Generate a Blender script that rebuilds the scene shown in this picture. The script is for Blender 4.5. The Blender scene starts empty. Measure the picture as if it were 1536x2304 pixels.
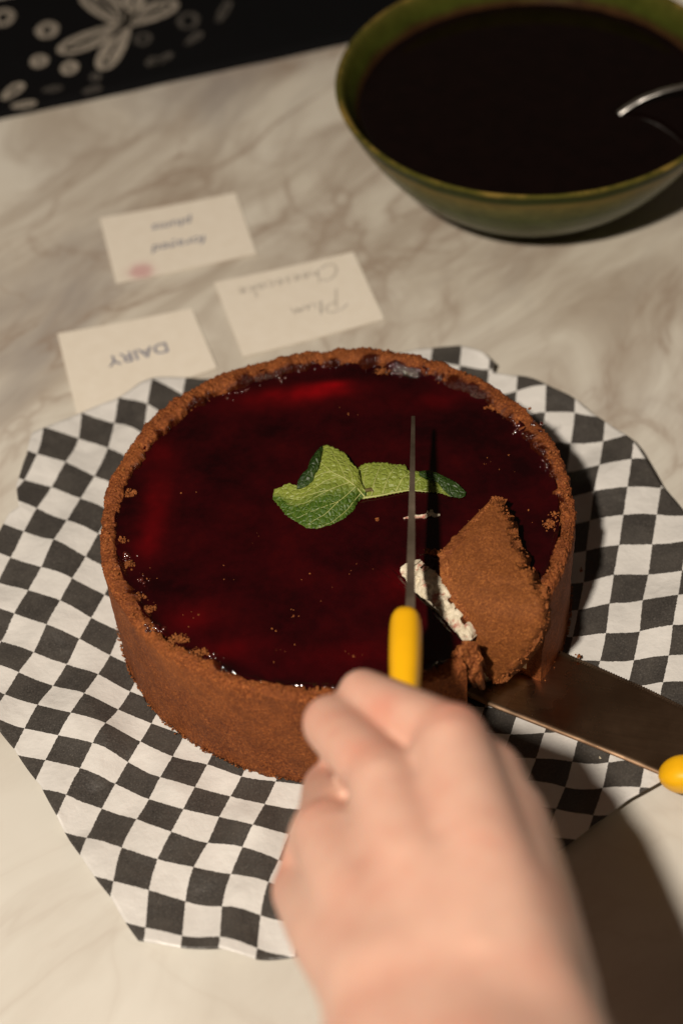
import bpy, bmesh, math, random
import numpy as np
from mathutils import Matrix, Vector, noise

random.seed(7)
SC = bpy.context.scene
COL = SC.collection
S = 0.01                                     # everything below is measured in centimetres

# ------------------------------------------------------------------ camera, world, lamp
cam = bpy.data.cameras.new('camera')
cam_o = bpy.data.objects.new('camera', cam)
COL.objects.link(cam_o)
cam_o.matrix_world = Matrix((
    (0.996217, 0.086897, -0.000000, 0.002341),
    (-0.063942, 0.733047, -0.677166, -0.509380),
    (-0.058844, 0.674604, 0.735830, 0.608311),
    (0.000000, 0.000000, 0.000000, 1.000000)))
cam.sensor_fit = 'VERTICAL'
cam.sensor_height = 36.0
cam.sensor_width = 24.0
cam.lens = 62.5
cam.clip_start = 0.02
cam.clip_end = 20
cam.dof.use_dof = True
cam.dof.focus_distance = 0.745
cam.dof.aperture_fstop = 5.0
SC.camera = cam_o

world = bpy.data.worlds.new('World')
SC.world = world
world.use_nodes = True
bg = world.node_tree.nodes['Background']
bg.inputs[0].default_value = (1.0, 0.74, 0.55, 1)
bg.inputs[1].default_value = 0.042

lamp = bpy.data.lights.new('lamp', 'POINT')
lamp.energy = 81
lamp.color = (1.0, 0.885, 0.75)
lamp.shadow_soft_size = 0.032
lamp_o = bpy.data.objects.new('lamp', lamp)
COL.objects.link(lamp_o)
lamp_o.location = (-0.29, -0.67, 1.05)

SC.view_settings.view_transform = 'Standard'
SC.view_settings.look = 'None'
SC.view_settings.exposure = 0
SC.view_settings.gamma = 1
SC.cycles.use_denoising = True
SC.cycles.max_bounces = 8

# ------------------------------------------------------------------ helpers
ORIGIN = {}


def tag(o, label=None, cat=None, group=None, kind=None):
    if label: o['label'] = label
    if cat: o['category'] = cat
    if group: o['group'] = group
    if kind: o['kind'] = kind
    return o


def thing(name, loc, label, cat, group=None):
    o = bpy.data.objects.new(name, None)
    o.empty_display_size = 0.02
    COL.objects.link(o)
    o.location = [c * S for c in loc]
    ORIGIN[o] = np.array(loc, float)
    return tag(o, label, cat, group)


def mk(name, verts, faces, mat, parent=None, base=None, smooth=True, attrs=None, uv=None):
    """one mesh object from world-space centimetre coordinates"""
    v = np.array(verts, float)
    if parent is not None:
        org = ORIGIN[parent]
    else:
        org = np.array(base if base is not None else (0, 0, 0), float)
    me = bpy.data.meshes.new(name)
    me.from_pydata(((v - org) * S).tolist(), [], [tuple(f) for f in faces])
    me.validate()
    if smooth:
        me.polygons.foreach_set('use_smooth', [True] * len(me.polygons))
    for an, vals in (attrs or {}).items():
        a = me.attributes.new(an, 'FLOAT', 'POINT')
        a.data.foreach_set('value', np.array(vals, dtype=np.float32))
    if uv is not None:
        lay = me.uv_layers.new(name='UVMap')
        idx = np.zeros(len(me.loops), dtype=np.int32)
        me.loops.foreach_get('vertex_index', idx)
        lay.data.foreach_set('uv', np.array(uv, dtype=np.float32)[idx].ravel())
    me.materials.append(mat)
    o = bpy.data.objects.new(name, me)
    COL.objects.link(o)
    ORIGIN[o] = org
    if parent is not None:
        o.parent = parent
    else:
        o.location = (org * S).tolist()
    me.update()
    return o


def grid_faces(nu, nv, wrap_u=False, wrap_v=False, off=0):
    f = []
    for i in range(nu if wrap_u else nu - 1):
        i2 = (i + 1) % nu
        for j in range(nv if wrap_v else nv - 1):
            j2 = (j + 1) % nv
            f.append((off + i * nv + j, off + i2 * nv + j, off + i2 * nv + j2, off + i * nv + j2))
    return f


def lerp_poly(pts, n):
    """resample a polyline to n points, even in arc length"""
    p = np.array(pts, float)
    d = np.r_[0, np.cumsum(np.linalg.norm(np.diff(p, axis=0), axis=1))]
    t = np.linspace(0, d[-1], n)
    return np.stack([np.interp(t, d, p[:, k]) for k in range(p.shape[1])], 1)


def smooth_poly(p, it=2):
    p = p.copy()
    for _ in range(it):
        q = p.copy()
        q[1:-1] = 0.25 * p[:-2] + 0.5 * p[1:-1] + 0.25 * p[2:]
        p = q
    return p


def tube(path, radii, n=10, flat=1.0, up=(0, 0, 1)):
    """closed tube round a path; radii per point, flat squashes it along 'up'"""
    path = np.array(path, float)
    V, Fc = [], []
    m = len(path)
    for k in range(m):
        a = path[max(k - 1, 0)]; b = path[min(k + 1, m - 1)]
        t = Vector(b - a).normalized()
        side = t.cross(Vector(up))
        if side.length < 1e-5: side = t.cross(Vector((1, 0, 0)))
        side.normalize()
        nrm = side.cross(t).normalized()
        for i in range(n):
            an = 2 * math.pi * i / n
            c = Vector(path[k]) + side * (math.cos(an) * radii[k]) + nrm * (math.sin(an) * radii[k] * flat)
            V.append(tuple(c))
    Fc = grid_faces(m, n, wrap_v=True)
    Fc.append(tuple(range(n))[::-1]); Fc.append(tuple(range((m - 1) * n, m * n)))
    return V, Fc


def fbm(x, y, z, sc, octv=3, seed=0.0):
    return noise.fractal(Vector((x * sc + seed, y * sc - seed, z * sc + 0.37 * seed)), 1.0, 2.0, octv)


def vor(x, y, z, sc):
    return noise.voronoi(Vector((x * sc, y * sc, z * sc)))[0][0]


class N:
    """short way to write a node tree"""
    def __init__(self, name):
        self.m = bpy.data.materials.new(name)
        self.m.use_nodes = True
        self.t = self.m.node_tree
        self.b = self.t.nodes['Principled BSDF']
        self.tc = self.t.nodes.new('ShaderNodeTexCoord')

    def n(self, kind, **kw):
        nd = self.t.nodes.new('ShaderNode' + kind)
        for k, v in kw.items(): setattr(nd, k, v)
        return nd

    def l(self, a, b):
        self.t.links.new(a, b)

    def set(self, **kw):
        names = dict(base='Base Color', rough='Roughness', metal='Metallic', ior='IOR', spec='Specular IOR Level',
                     sss='Subsurface Weight', sssr='Subsurface Radius', ssss='Subsurface Scale', coat='Coat Weight',
                     coatr='Coat Roughness', sheen='Sheen Weight', tr='Transmission Weight', aniso='Anisotropic')
        for k, v in kw.items():
            if isinstance(v, tuple) and len(v) == 3 and k == 'base': v = (*v, 1)
            self.b.inputs[names[k]].default_value = v
        return self

    def mapping(self, scale=(1, 1, 1), rot=(0, 0, 0), out='Object', loc=(0, 0, 0)):
        mp = self.n('Mapping')
        mp.inputs['Scale'].default_value = scale
        mp.inputs['Rotation'].default_value = rot
        mp.inputs['Location'].default_value = loc
        self.l(self.tc.outputs[out], mp.inputs[0])
        return mp.outputs[0]

    def grain(self, deg, scale, loc=(0, 0, 0)):
        """coordinates turned by deg, then stretched"""
        a = self.mapping((1, 1, 1), (0, 0, math.radians(deg)), loc=loc)
        mp = self.n('Mapping'); mp.inputs['Scale'].default_value = scale
        self.l(a, mp.inputs[0])
        return mp.outputs[0]

    def noise(self, vec, scale, detail=4, rough=0.55, dist=0.0):
        nd = self.n('TexNoise')
        nd.inputs['Scale'].default_value = scale
        nd.inputs['Detail'].default_value = detail
        nd.inputs['Roughness'].default_value = rough
        nd.inputs['Distortion'].default_value = dist
        if vec is not None: self.l(vec, nd.inputs['Vector'])
        return nd.outputs[0]

    def voronoi(self, vec, scale, feature='F1'):
        nd = self.n('TexVoronoi')
        nd.feature = feature
        nd.inputs['Scale'].default_value = scale
        if vec is not None: self.l(vec, nd.inputs['Vector'])
        return nd.outputs['Distance']

    def ramp(self, fac, stops):
        nd = self.n('ValToRGB')
        e = nd.color_ramp.elements
        while len(e) < len(stops): e.new(0.5)
        for el, (pos, c) in zip(e, stops):
            el.position = pos
            el.color = (*c, 1) if isinstance(c, tuple) else (c, c, c, 1)
        self.l(fac, nd.inputs[0])
        return nd.outputs[0]

    def mix(self, fac, a, b, mode='MIX'):
        nd = self.n('Mix', data_type='RGBA', blend_type=mode)
        for sock, v in ((nd.inputs[0], fac), (nd.inputs[6], a), (nd.inputs[7], b)):
            if isinstance(v, (int, float)): sock.default_value = v
            elif isinstance(v, tuple): sock.default_value = (*v, 1)
            else: self.l(v, sock)
        return nd.outputs[2]

    def math(self, op, a, b=None):
        nd = self.n('Math', operation=op)
        for sock, v in ((nd.inputs[0], a), (nd.inputs[1], b)):
            if v is None: continue
            if isinstance(v, (int, float)): sock.default_value = v
            else: self.l(v, sock)
        return nd.outputs[0]

    def attr(self, name):
        nd = self.n('Attribute', attribute_name=name)
        return nd.outputs['Fac']

    def base(self, c):
        self.l(c, self.b.inputs['Base Color']); return self

    def rough(self, c):
        self.l(c, self.b.inputs['Roughness']); return self

    def bump(self, h, strength=0.5, dist=0.001):
        nd = self.n('Bump')
        nd.inputs['Strength'].default_value = strength
        nd.inputs['Distance'].default_value = dist
        self.l(h, nd.inputs['Height'])
        prev = self.b.inputs['Normal'].links
        if prev:
            self.l(prev[0].from_socket, nd.inputs['Normal'])
        self.l(nd.outputs[0], self.b.inputs['Normal'])
        return self


# ------------------------------------------------------------------ materials
def mat_marble():
    k = N('marble').set(rough=0.42, spec=0.4)
    base = k.mapping()
    # bend the coordinates first, so that no two streaks run quite parallel
    wn = k.n('TexNoise'); wn.inputs['Scale'].default_value = 5.0; wn.inputs['Detail'].default_value = 3
    k.l(base, wn.inputs['Vector'])
    ws = k.n('VectorMath', operation='SUBTRACT'); k.l(wn.outputs['Color'], ws.inputs[0]); ws.inputs[1].default_value = (.5, .5, .5)
    wm = k.n('VectorMath', operation='SCALE'); k.l(ws.outputs[0], wm.inputs[0]); wm.inputs['Scale'].default_value = 0.075
    wa = k.n('VectorMath', operation='ADD'); k.l(base, wa.inputs[0]); k.l(wm.outputs[0], wa.inputs[1])

    def stretch(deg, scale, loc=(0, 0, 0)):
        a = k.n('Mapping'); a.inputs['Rotation'].default_value = (0, 0, math.radians(deg)); a.inputs['Location'].default_value = loc
        k.l(wa.outputs[0], a.inputs[0])
        b = k.n('Mapping'); b.inputs['Scale'].default_value = scale
        k.l(a.outputs[0], b.inputs[0])
        return b.outputs[0]
    sep = k.n('SeparateXYZ'); k.l(k.tc.outputs['Object'], sep.inputs[0])
    back = k.n('MapRange'); k.l(sep.outputs[1], back.inputs[0])         # the slab is veined mostly at its back half
    back.inputs[1].default_value = -0.10; back.inputs[2].default_value = 0.20
    back.inputs[3].default_value = 0.25; back.inputs[4].default_value = 1.0
    bk = back.outputs[0]
    tone = k.noise(k.mapping(), 7, 4, 0.6)
    col = k.ramp(tone, [(0.3, (0.575, 0.525, 0.44)), (0.55, (0.645, 0.605, 0.525)), (0.75, (0.67, 0.645, 0.58))])
    front = k.ramp(tone, [(0.3, (0.555, 0.54, 0.49)), (0.6, (0.61, 0.595, 0.55)), (0.75, (0.63, 0.615, 0.575))])
    col = k.mix(bk, front, col)
    big = k.noise(stretch(-43, (4, 12, 1)), 1.0, 7, 0.62, 0.8)
    f1 = k.ramp(big, [(0.33, 0.9), (0.44, 0.45), (0.54, 0.0)])
    col = k.mix(k.math('MULTIPLY', f1, bk), col, (0.33, 0.265, 0.205))
    cloud = k.noise(stretch(-50, (3.2, 7.5, 1), (3, 1, 0)), 1.0, 5, 0.6, 0.6)
    f2 = k.ramp(cloud, [(0.34, 0.8), (0.47, 0.0)])
    col = k.mix(k.math('MULTIPLY', f2, bk), col, (0.31, 0.275, 0.25))
    for deg, sc, lo, amt, wid in ((-40, (6, 13, 1), (7, 2, 0), 0.7, 0.020), (-62, (5, 8, 1), (1, 9, 0), 0.6, 0.015), (-20, (7, 9, 1), (4, 4, 0), 0.45, 0.013)):
        fine = k.noise(stretch(deg, sc, lo), 1.0, 5, 0.55, 0.7)
        v_ = k.ramp(k.math('ABSOLUTE', k.math('SUBTRACT', fine, 0.5)), [(0.0, amt), (wid, amt * .35), (wid * 3, 0.0)])
        gate = k.ramp(k.noise(k.mapping(loc=lo), 9, 2), [(0.42, 0.0), (0.58, 1.0)])
        col = k.mix(k.math('MULTIPLY', k.math('MULTIPLY', v_, gate), bk), col, (0.30, 0.225, 0.17))
    speck = k.ramp(k.voronoi(k.mapping(), 55), [(0.0, 1.0), (0.045, 0.0)])
    sel = k.ramp(k.noise(k.mapping(), 40, 0), [(0.66, 0.0), (0.68, 1.0)])
    col = k.mix(k.math('MULTIPLY', speck, sel), col, (0.12, 0.08, 0.06))
    k.base(col)
    k.rough(k.ramp(k.noise(k.mapping(), 30, 3), [(0.3, 0.36), (0.7, 0.5)]))
    return k.m


def mat_paper():
    k = N('checked_paper').set(rough=0.40, spec=0.5, sheen=0.05)
    uv = k.mapping((1, 1, 1), out='UV')
    nz = k.n('TexNoise'); nz.inputs['Scale'].default_value = 900; nz.inputs['Detail'].default_value = 2
    k.l(k.tc.outputs['Object'], nz.inputs['Vector'])
    off = k.n('VectorMath', operation='SUBTRACT'); k.l(nz.outputs['Color'], off.inputs[0]); off.inputs[1].default_value = (.5, .5, .5)
    sc = k.n('VectorMath', operation='SCALE'); k.l(off.outputs[0], sc.inputs[0]); sc.inputs['Scale'].default_value = 0.05
    ad = k.n('VectorMath', operation='ADD'); k.l(uv, ad.inputs[0]); k.l(sc.outputs[0], ad.inputs[1])
    sp = k.n('SeparateXYZ'); k.l(ad.outputs[0], sp.inputs[0])
    s = k.math('ADD', k.math('FLOOR', sp.outputs[0]), k.math('FLOOR', sp.outputs[1]))
    par = k.math('FLOORED_MODULO', s, 2.0)
    ink = k.ramp(k.noise(k.mapping(), 1400, 3, 0.7), [(0.3, (0.022, 0.020, 0.018)), (0.60, (0.058, 0.052, 0.047)), (0.72, (0.13, 0.12, 0.105))])
    patch = k.ramp(k.noise(k.mapping(), 90, 4), [(0.35, 0.0), (0.7, 0.35)])
    ink = k.mix(patch, ink, (0.10, 0.09, 0.078))
    white = k.ramp(k.noise(k.mapping(), 60, 5), [(0.3, (0.58, 0.565, 0.54)), (0.7, (0.66, 0.645, 0.62))])
    k.base(k.mix(par, ink, white))
    k.bump(k.noise(k.mapping(), 70, 4, 0.6), 0.4, 0.003)
    cre = k.math('ABSOLUTE', k.math('SUBTRACT', k.noise(k.mapping(), 17, 2, 0.5, 0.6), 0.5))
    k.bump(k.ramp(cre, [(0.0, 1.0), (0.06, 0.0)]), 0.12, 0.001)
    k.bump(k.noise(k.mapping(), 1500, 2), 0.1, 0.0002)
    return k.m


def mat_crust(name, dark, mid, light):
    k = N(name).set(rough=0.72, spec=0.25)
    v = k.mapping()
    fine = k.noise(v, 1100, 5, 0.75)
    med = k.noise(v, 150, 4, 0.6)
    big = k.noise(v, 28, 3, 0.6)
    col = k.ramp(fine, [(0.38, dark), (0.51, mid), (0.64, light)])
    col = k.mix(k.ramp(med, [(0.35, 0.45), (0.6, 0.0)]), col, dark)
    col = k.mix(k.ramp(big, [(0.4, 0.0), (0.7, 0.35)]), col, light)
    but = k.ramp(k.noise(v, 55, 5, 0.7), [(0.50, 0.0), (0.68, 0.55)])
    col = k.mix(but, col, dark)
    sp = k.ramp(k.voronoi(v, 420), [(0.0, 1.0), (0.16, 0.0)])
    sel = k.ramp(k.noise(v, 230, 1), [(0.60, 0.0), (0.64, 0.5)])
    col = k.mix(k.math('MULTIPLY', sp, sel), col, (0.52, 0.27, 0.11))
    stn = k.attr('stain')
    col = k.mix(k.math('MULTIPLY', stn, 0.9), col, (0.022, 0.0014, 0.0014))
    rg = k.math('SUBTRACT', 0.72, k.math('MULTIPLY', stn, 0.60)); k.rough(rg)
    k.base(col)
    k.bump(fine, 0.55, 0.0009)
    k.bump(k.voronoi(v, 500), 0.35, 0.0006)
    return k.m


def mat_glaze():
    k = N('plum_glaze').set(rough=0.06, spec=0.5, ior=1.4)
    v = k.mapping()
    thin = k.attr('red_glow')  # red glow of light through the glaze, painted into its colour
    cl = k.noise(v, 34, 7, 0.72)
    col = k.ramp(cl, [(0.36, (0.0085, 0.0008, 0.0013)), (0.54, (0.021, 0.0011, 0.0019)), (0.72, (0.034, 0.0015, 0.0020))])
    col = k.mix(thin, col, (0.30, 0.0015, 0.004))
    k.base(col)
    k.bump(k.noise(v, 60, 3, 0.6), 0.12, 0.0012)
    lump = k.ramp(k.voronoi(v, 210), [(0.0, 1.0), (0.12, 0.0)])
    sel = k.ramp(k.noise(v, 55, 2), [(0.60, 0.0), (0.66, 1.0)])
    k.bump(k.math('MULTIPLY', lump, sel), 0.6, 0.0006)
    return k.m


def simple(name, base, rough=0.5, metal=0.0, spec=0.5, var=0.0, vs=80, bump=0.0, bs=300, bd=0.0005, coat=0.0):
    k = N(name).set(rough=rough, metal=metal, spec=spec, coat=coat)
    v = k.mapping()
    lo = tuple(c * (1 - var) for c in base); hi = tuple(min(c * (1 + var), 0.95) for c in base)
    k.base(k.ramp(k.noise(v, vs, 4, 0.6), [(0.3, lo), (0.7, hi)]))
    if bump: k.bump(k.noise(v, bs, 4, 0.6), bump, bd)
    return k.m


def mat_leaf(name, pale, deep):
    k = N(name).set(rough=0.48, spec=0.35, sss=0.12)
    k.b.inputs['Subsurface Radius'].default_value = (0.3, 0.5, 0.1)
    k.b.inputs['Subsurface Scale'].default_value = 0.003
    v = k.mapping()
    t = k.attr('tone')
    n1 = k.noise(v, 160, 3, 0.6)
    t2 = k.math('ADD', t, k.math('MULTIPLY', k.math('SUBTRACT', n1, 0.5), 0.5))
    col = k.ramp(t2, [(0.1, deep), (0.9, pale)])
    ve = k.ramp(k.voronoi(v, 430, 'DISTANCE_TO_EDGE'), [(0.0, 0.22), (0.09, 0.0)])
    col = k.mix(ve, col, tuple(c * 1.25 for c in pale))
    k.base(col)
    vd = k.ramp(k.voronoi(v, 430, 'DISTANCE_TO_EDGE'), [(0.0, 0.0), (0.25, 1.0)])
    k.bump(vd, 0.5, 0.0009)
    k.bump(n1, 0.2, 0.0006)
    return k.m


def mat_steel(name, base, rough):
    k = N(name).set(metal=1.0, rough=rough)
    v = k.grain(22, (30, 900, 30))
    st = k.noise(v, 1.0, 4, 0.6)
    k.base(k.ramp(st, [(0.3, tuple(c * 0.85 for c in base)), (0.7, base)]))
    k.rough(k.ramp(k.noise(k.mapping(), 45, 4), [(0.3, rough * 0.8), (0.7, rough * 1.35)]))
    k.bump(st, 0.05, 0.0002)
    return k.m


def mat_skin():
    k = N('skin').set(rough=0.5, spec=0.35, sss=0.35)
    k.b.inputs['Subsurface Radius'].default_value = (1.0, 0.35, 0.18)
    k.b.inputs['Subsurface Scale'].default_value = 0.006
    v = k.mapping()
    n1 = k.noise(v, 34, 5, 0.65)
    col = k.ramp(n1, [(0.32, (0.60, 0.315, 0.235)), (0.52, (0.645, 0.385, 0.295)), (0.70, (0.69, 0.43, 0.33))])
    col = k.mix(k.math('MULTIPLY', k.attr('flush_shade'), 0.5), col, (0.62, 0.20, 0.13))  # knuckle redness, plus crease shade painted into the skin colour
    col = k.mix(k.math('MULTIPLY', k.attr('vein'), 0.5), col, (0.40, 0.33, 0.31))
    k.base(col)
    k.bump(k.voronoi(v, 700), 0.12, 0.0003)
    k.bump(k.noise(v, 140, 3), 0.12, 0.0008)
    return k.m


def mat_card(stain=None):
    k = N('card_stock').set(rough=0.7, spec=0.2)
    v = k.mapping()
    col = k.ramp(k.noise(v, 120, 4), [(0.3, (0.73, 0.665, 0.565)), (0.7, (0.77, 0.71, 0.615))])
    if stain:
        d = k.n('VectorMath', operation='DISTANCE')
        mp = k.mapping((1, 1, 0))
        k.l(mp, d.inputs[0]); d.inputs[1].default_value = (stain[0] * S, stain[1] * S, 0)
        r = k.math('ADD', d.outputs['Value'], k.math('MULTIPLY', k.math('SUBTRACT', k.noise(v, 200, 3), 0.5), 0.004))
        f = k.ramp(r, [(0.0, 0.62), (0.0062, 0.55), (0.0082, 0.0)])
        col = k.mix(f, col, (0.50, 0.19, 0.22))
    k.base(col)
    k.bump(k.noise(v, 900, 3), 0.15, 0.0002)
    return k.m


def mat_ceramic(name, stops, rough=0.24):
    """glaze colours run down the height of the pot (object z, metres)"""
    k = N(name).set(rough=rough, spec=0.5, ior=1.13)
    sep = k.n('SeparateXYZ'); k.l(k.tc.outputs['Object'], sep.inputs[0])
    v = k.mapping()
    h = k.math('ADD', sep.outputs[2], k.math('MULTIPLY', k.math('SUBTRACT', k.noise(v, 45, 4), 0.5), 0.006))
    h = k.math('DIVIDE', h, 0.08)
    col = k.ramp(h, stops)
    mot = k.ramp(k.noise(v, 90, 5, 0.7), [(0.3, (0.72, 0.72, 0.72)), (0.7, (1.15, 1.15, 1.1))])
    col = k.mix(1.0, col, mot, 'MULTIPLY')
    k.base(col)
    k.bump(k.noise(v, 35, 3), 0.1, 0.002)
    return k.m


def mat_cream():
    k = N('cream_filling').set(rough=0.5, spec=0.4)
    v = k.mapping()
    col = k.ramp(k.noise(v, 260, 4, 0.6), [(0.3, (0.55, 0.48, 0.35)), (0.7, (0.70, 0.63, 0.49))])
    red = k.ramp(k.noise(v, 200, 4, 0.65), [(0.54, 0.0), (0.66, 0.8)])
    col = k.mix(red, col, (0.36, 0.05, 0.035))
    k.base(col)
    k.bump(k.noise(v, 420, 4, 0.65), 0.7, 0.0014)
    return k.m


M = dict(
    marble=mat_marble(), paper=mat_paper(), glaze=mat_glaze(), skin=mat_skin(),
    crust=mat_crust('baked_crust', (0.085, 0.019, 0.0045), (0.210, 0.055, 0.0125), (0.40, 0.130, 0.031)),
    crust_face=mat_crust('pressed_crust', (0.120, 0.034, 0.007), (0.205, 0.062, 0.013), (0.33, 0.115, 0.026)),
    crust_in=mat_crust('crumbly_crust', (0.095, 0.022, 0.005), (0.240, 0.068, 0.0155), (0.46, 0.175, 0.047)),
    soaked=simple('glaze_soaked_crumb', (0.05, 0.006, 0.004), 0.20, spec=1.0, var=0.6, vs=400, coat=1.0),
    cream=mat_cream(),
    yellow=simple('yellow_plastic', (0.80, 0.42, 0.006), 0.33, var=0.04, bump=0.03),
    steel=mat_steel('brushed_steel', (0.50, 0.33, 0.21), 0.25),  # brown tint stands in for crust and hand reflected in the blade
    blade=mat_steel('knife_steel', (0.50, 0.40, 0.30), 0.46),
    spoon=mat_steel('spoon_steel', (0.80, 0.78, 0.74), 0.36),
    ink_blue=simple('stamp_ink', (0.16, 0.17, 0.24), 0.8, var=0.35, vs=700),
    pencil=simple('pencil_line', (0.30, 0.27, 0.235), 0.7, var=0.3, vs=900),
    cloth=simple('black_cotton', (0.0035, 0.0035, 0.004), 0.9, spec=0.1, var=0.3, vs=900, bump=0.2, bs=1500, bd=0.0003),
    print=simple('faded_print', (0.30, 0.265, 0.22), 0.9, spec=0.1, var=0.35, vs=260),
    print_dim=simple('worn_print', (0.075, 0.068, 0.06), 0.9, spec=0.1, var=0.5, vs=260),
    sauce=simple('plum_sauce', (0.0035, 0.0012, 0.001), 0.05, spec=0.35, var=0.3, bump=0.04, bs=40, bd=0.001),
    red_cloth=simple('dark_red_cloth', (0.05, 0.005, 0.004), 0.9, spec=0.1, var=0.3, bump=0.2),
    leaf=mat_leaf('mint_leaf', (0.205, 0.250, 0.040), (0.040, 0.088, 0.006)),
    leaf_dark=mat_leaf('mint_leaf_top', (0.040, 0.075, 0.009), (0.009, 0.028, 0.003)),
    vein=simple('leaf_vein', (0.36, 0.38, 0.13), 0.5, var=0.15),
    stem=simple('mint_stem', (0.10, 0.075, 0.02), 0.6, var=0.3),
    bowl_out=mat_ceramic('green_glaze_outside', [(0.0, (0.050, 0.066, 0.015)), (0.60, (0.056, 0.072, 0.015)), (0.72, (0.115, 0.105, 0.030)),
                                                  (0.79, (0.155, 0.115, 0.030)), (0.83, (0.030, 0.040, 0.007)), (0.875, (0.030, 0.036, 0.006)), (0.905, (0.17, 0.115, 0.028))]),
    bowl_in=mat_ceramic('green_glaze_inside', [(0.0, (0.03, 0.035, 0.006)), (0.72, (0.040, 0.018, 0.008)), (0.77, (0.042, 0.050, 0.008)), (0.86, (0.060, 0.062, 0.011)), (0.895, (0.075, 0.066, 0.014)), (0.905, (0.17, 0.115, 0.028))]),
)

# ------------------------------------------------------------------ countertop
nx, ny = 2, 2
tag(mk('countertop', [(-110, -90, 0), (110, -90, 0), (110, 130, 0), (-110, 130, 0), (-110, -90, -3), (110, -90, -3), (110, 130, -3), (-110, 130, -3)],
       [(0, 1, 2, 3), (4, 7, 6, 5), (0, 4, 5, 1), (1, 5, 6, 2), (2, 6, 7, 3), (3, 7, 4, 0)], M['marble'], smooth=False),
    'cream marble countertop with grey brown veins', kind='structure')

# ------------------------------------------------------------------ checked paper under the cake
GRID = [
    (-15.04,3.68,0,0), (-13.57,2.84,1,0), (-12.14,2.04,2,0), (-10.69,1.19,3,0), (-14.11,1.60,1,1), (-12.63,0.83,2,1),
    (-11.24,-0.16,3,1), (-9.96,-1.00,4,1), (-14.65,0.29,1,2), (-13.17,-0.52,2,2), (-11.72,-1.29,3,2), (-10.36,-2.32,4,2),
    (-15.16,-1.17,1,3), (-13.69,-1.95,2,3), (-12.25,-2.61,3,3), (-10.83,-3.41,4,3), (-9.45,-4.37,5,3), (-14.27,-3.03,2,4),
    (-12.78,-3.73,3,4), (-11.35,-4.57,4,4), (-9.92,-5.39,5,4), (-8.52,-6.15,6,4), (-14.77,-4.23,2,5), (-13.36,-4.86,3,5),
    (-11.86,-5.61,4,5), (-10.39,-6.23,5,5), (-8.96,-7.08,6,5), (-14.50,5.18,0,-1), (-13.05,4.36,1,-1), (-11.60,3.44,2,-1),
    (-13.97,6.58,0,-2), (-12.52,5.65,1,-2), (-14.60,8.22,-1,-3), (-13.36,7.93,0,-3), (-11.93,6.99,1,-3), (-14.05,9.81,-1,-4),
    (-12.74,9.44,0,-4), (-11.32,8.35,1,-4), (-13.83,11.56,-1,-5), (-12.18,11.12,0,-5), (-10.70,10.13,1,-5), (-12.05,12.60,0,-6),
    (-10.46,11.94,1,-6), (-10.26,13.57,1,-7), (-8.79,12.68,2,-7), (-7.62,-7.99,7,5), (-6.19,-8.46,8,5), (-4.79,-9.24,9,5),
    (-3.40,-9.60,10,5), (-9.48,-8.04,6,6), (-8.12,-9.01,7,6), (-6.69,-9.66,8,6), (-5.26,-10.13,9,6), (-3.88,-10.75,10,6),
    (-2.46,-11.07,11,6), (-9.98,-9.07,6,7), (-8.58,-10.00,7,7), (-7.16,-10.75,8,7), (-5.73,-11.12,9,7), (-4.37,-11.83,10,7),
    (-2.98,-12.18,11,7), (-10.50,-10.24,6,8), (-9.05,-10.97,7,8), (-7.63,-11.78,8,8), (-6.20,-12.35,9,8), (-4.82,-12.71,10,8),
    (-3.42,-13.45,11,8), (-11.03,-11.72,6,9), (-9.61,-12.36,7,9), (-8.18,-12.99,8,9), (-6.77,-13.45,9,9), (-5.30,-13.90,10,9),
    (-3.85,-14.41,11,9), (-9.87,-13.95,7,10), (-8.51,-14.37,8,10), (-7.10,-14.93,9,10), (-5.67,-15.36,10,10), (-4.21,-15.84,11,10),
    (-8.61,-16.02,8,11), (-7.22,-16.48,9,11), (-5.75,-16.75,10,11), (-4.38,-17.27,11,11), (11.04,1.26,17,-5), (12.50,1.23,18,-5),
    (13.95,1.02,19,-5), (10.66,-0.52,17,-4), (11.99,-0.37,18,-4), (13.50,-0.59,19,-4), (14.93,-0.76,20,-4), (10.17,-2.04,17,-3),
    (11.55,-1.93,18,-3), (12.99,-2.02,19,-3), (14.49,-2.17,20,-3), (9.71,-3.50,17,-2), (11.13,-3.56,18,-2), (12.56,-3.69,19,-2),
    (13.96,-3.72,20,-2), (10.65,-4.96,18,-1), (12.06,-5.12,19,-1), (13.52,-5.22,20,-1), (13.03,-6.55,20,0), (11.48,2.98,17,-6),
    (12.97,2.86,18,-6), (14.44,2.63,19,-6), (11.89,4.51,17,-7), (13.40,4.36,18,-7), (14.89,4.13,19,-7), (12.38,5.97,17,-8),
    (13.84,5.91,18,-8), (11.34,7.92,16,-9), (12.82,7.59,17,-9), (14.22,7.32,18,-9), (10.39,9.82,15,-10), (11.76,9.52,16,-10),
    (13.14,9.01,17,-10), (9.20,11.33,14,-11), (10.64,11.31,15,-11), (11.93,10.63,16,-11), (7.23,-9.82,17,3), (8.68,-10.07,18,3),
    (10.10,-10.32,19,3), (11.53,-10.62,20,3), (8.20,-11.35,18,4), (9.65,-11.62,19,4), (11.10,-11.86,20,4), (7.69,-12.28,18,5),
    (9.09,-12.79,19,5), (6.39,-8.30,16,2), (7.76,-8.52,17,2),
]


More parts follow.
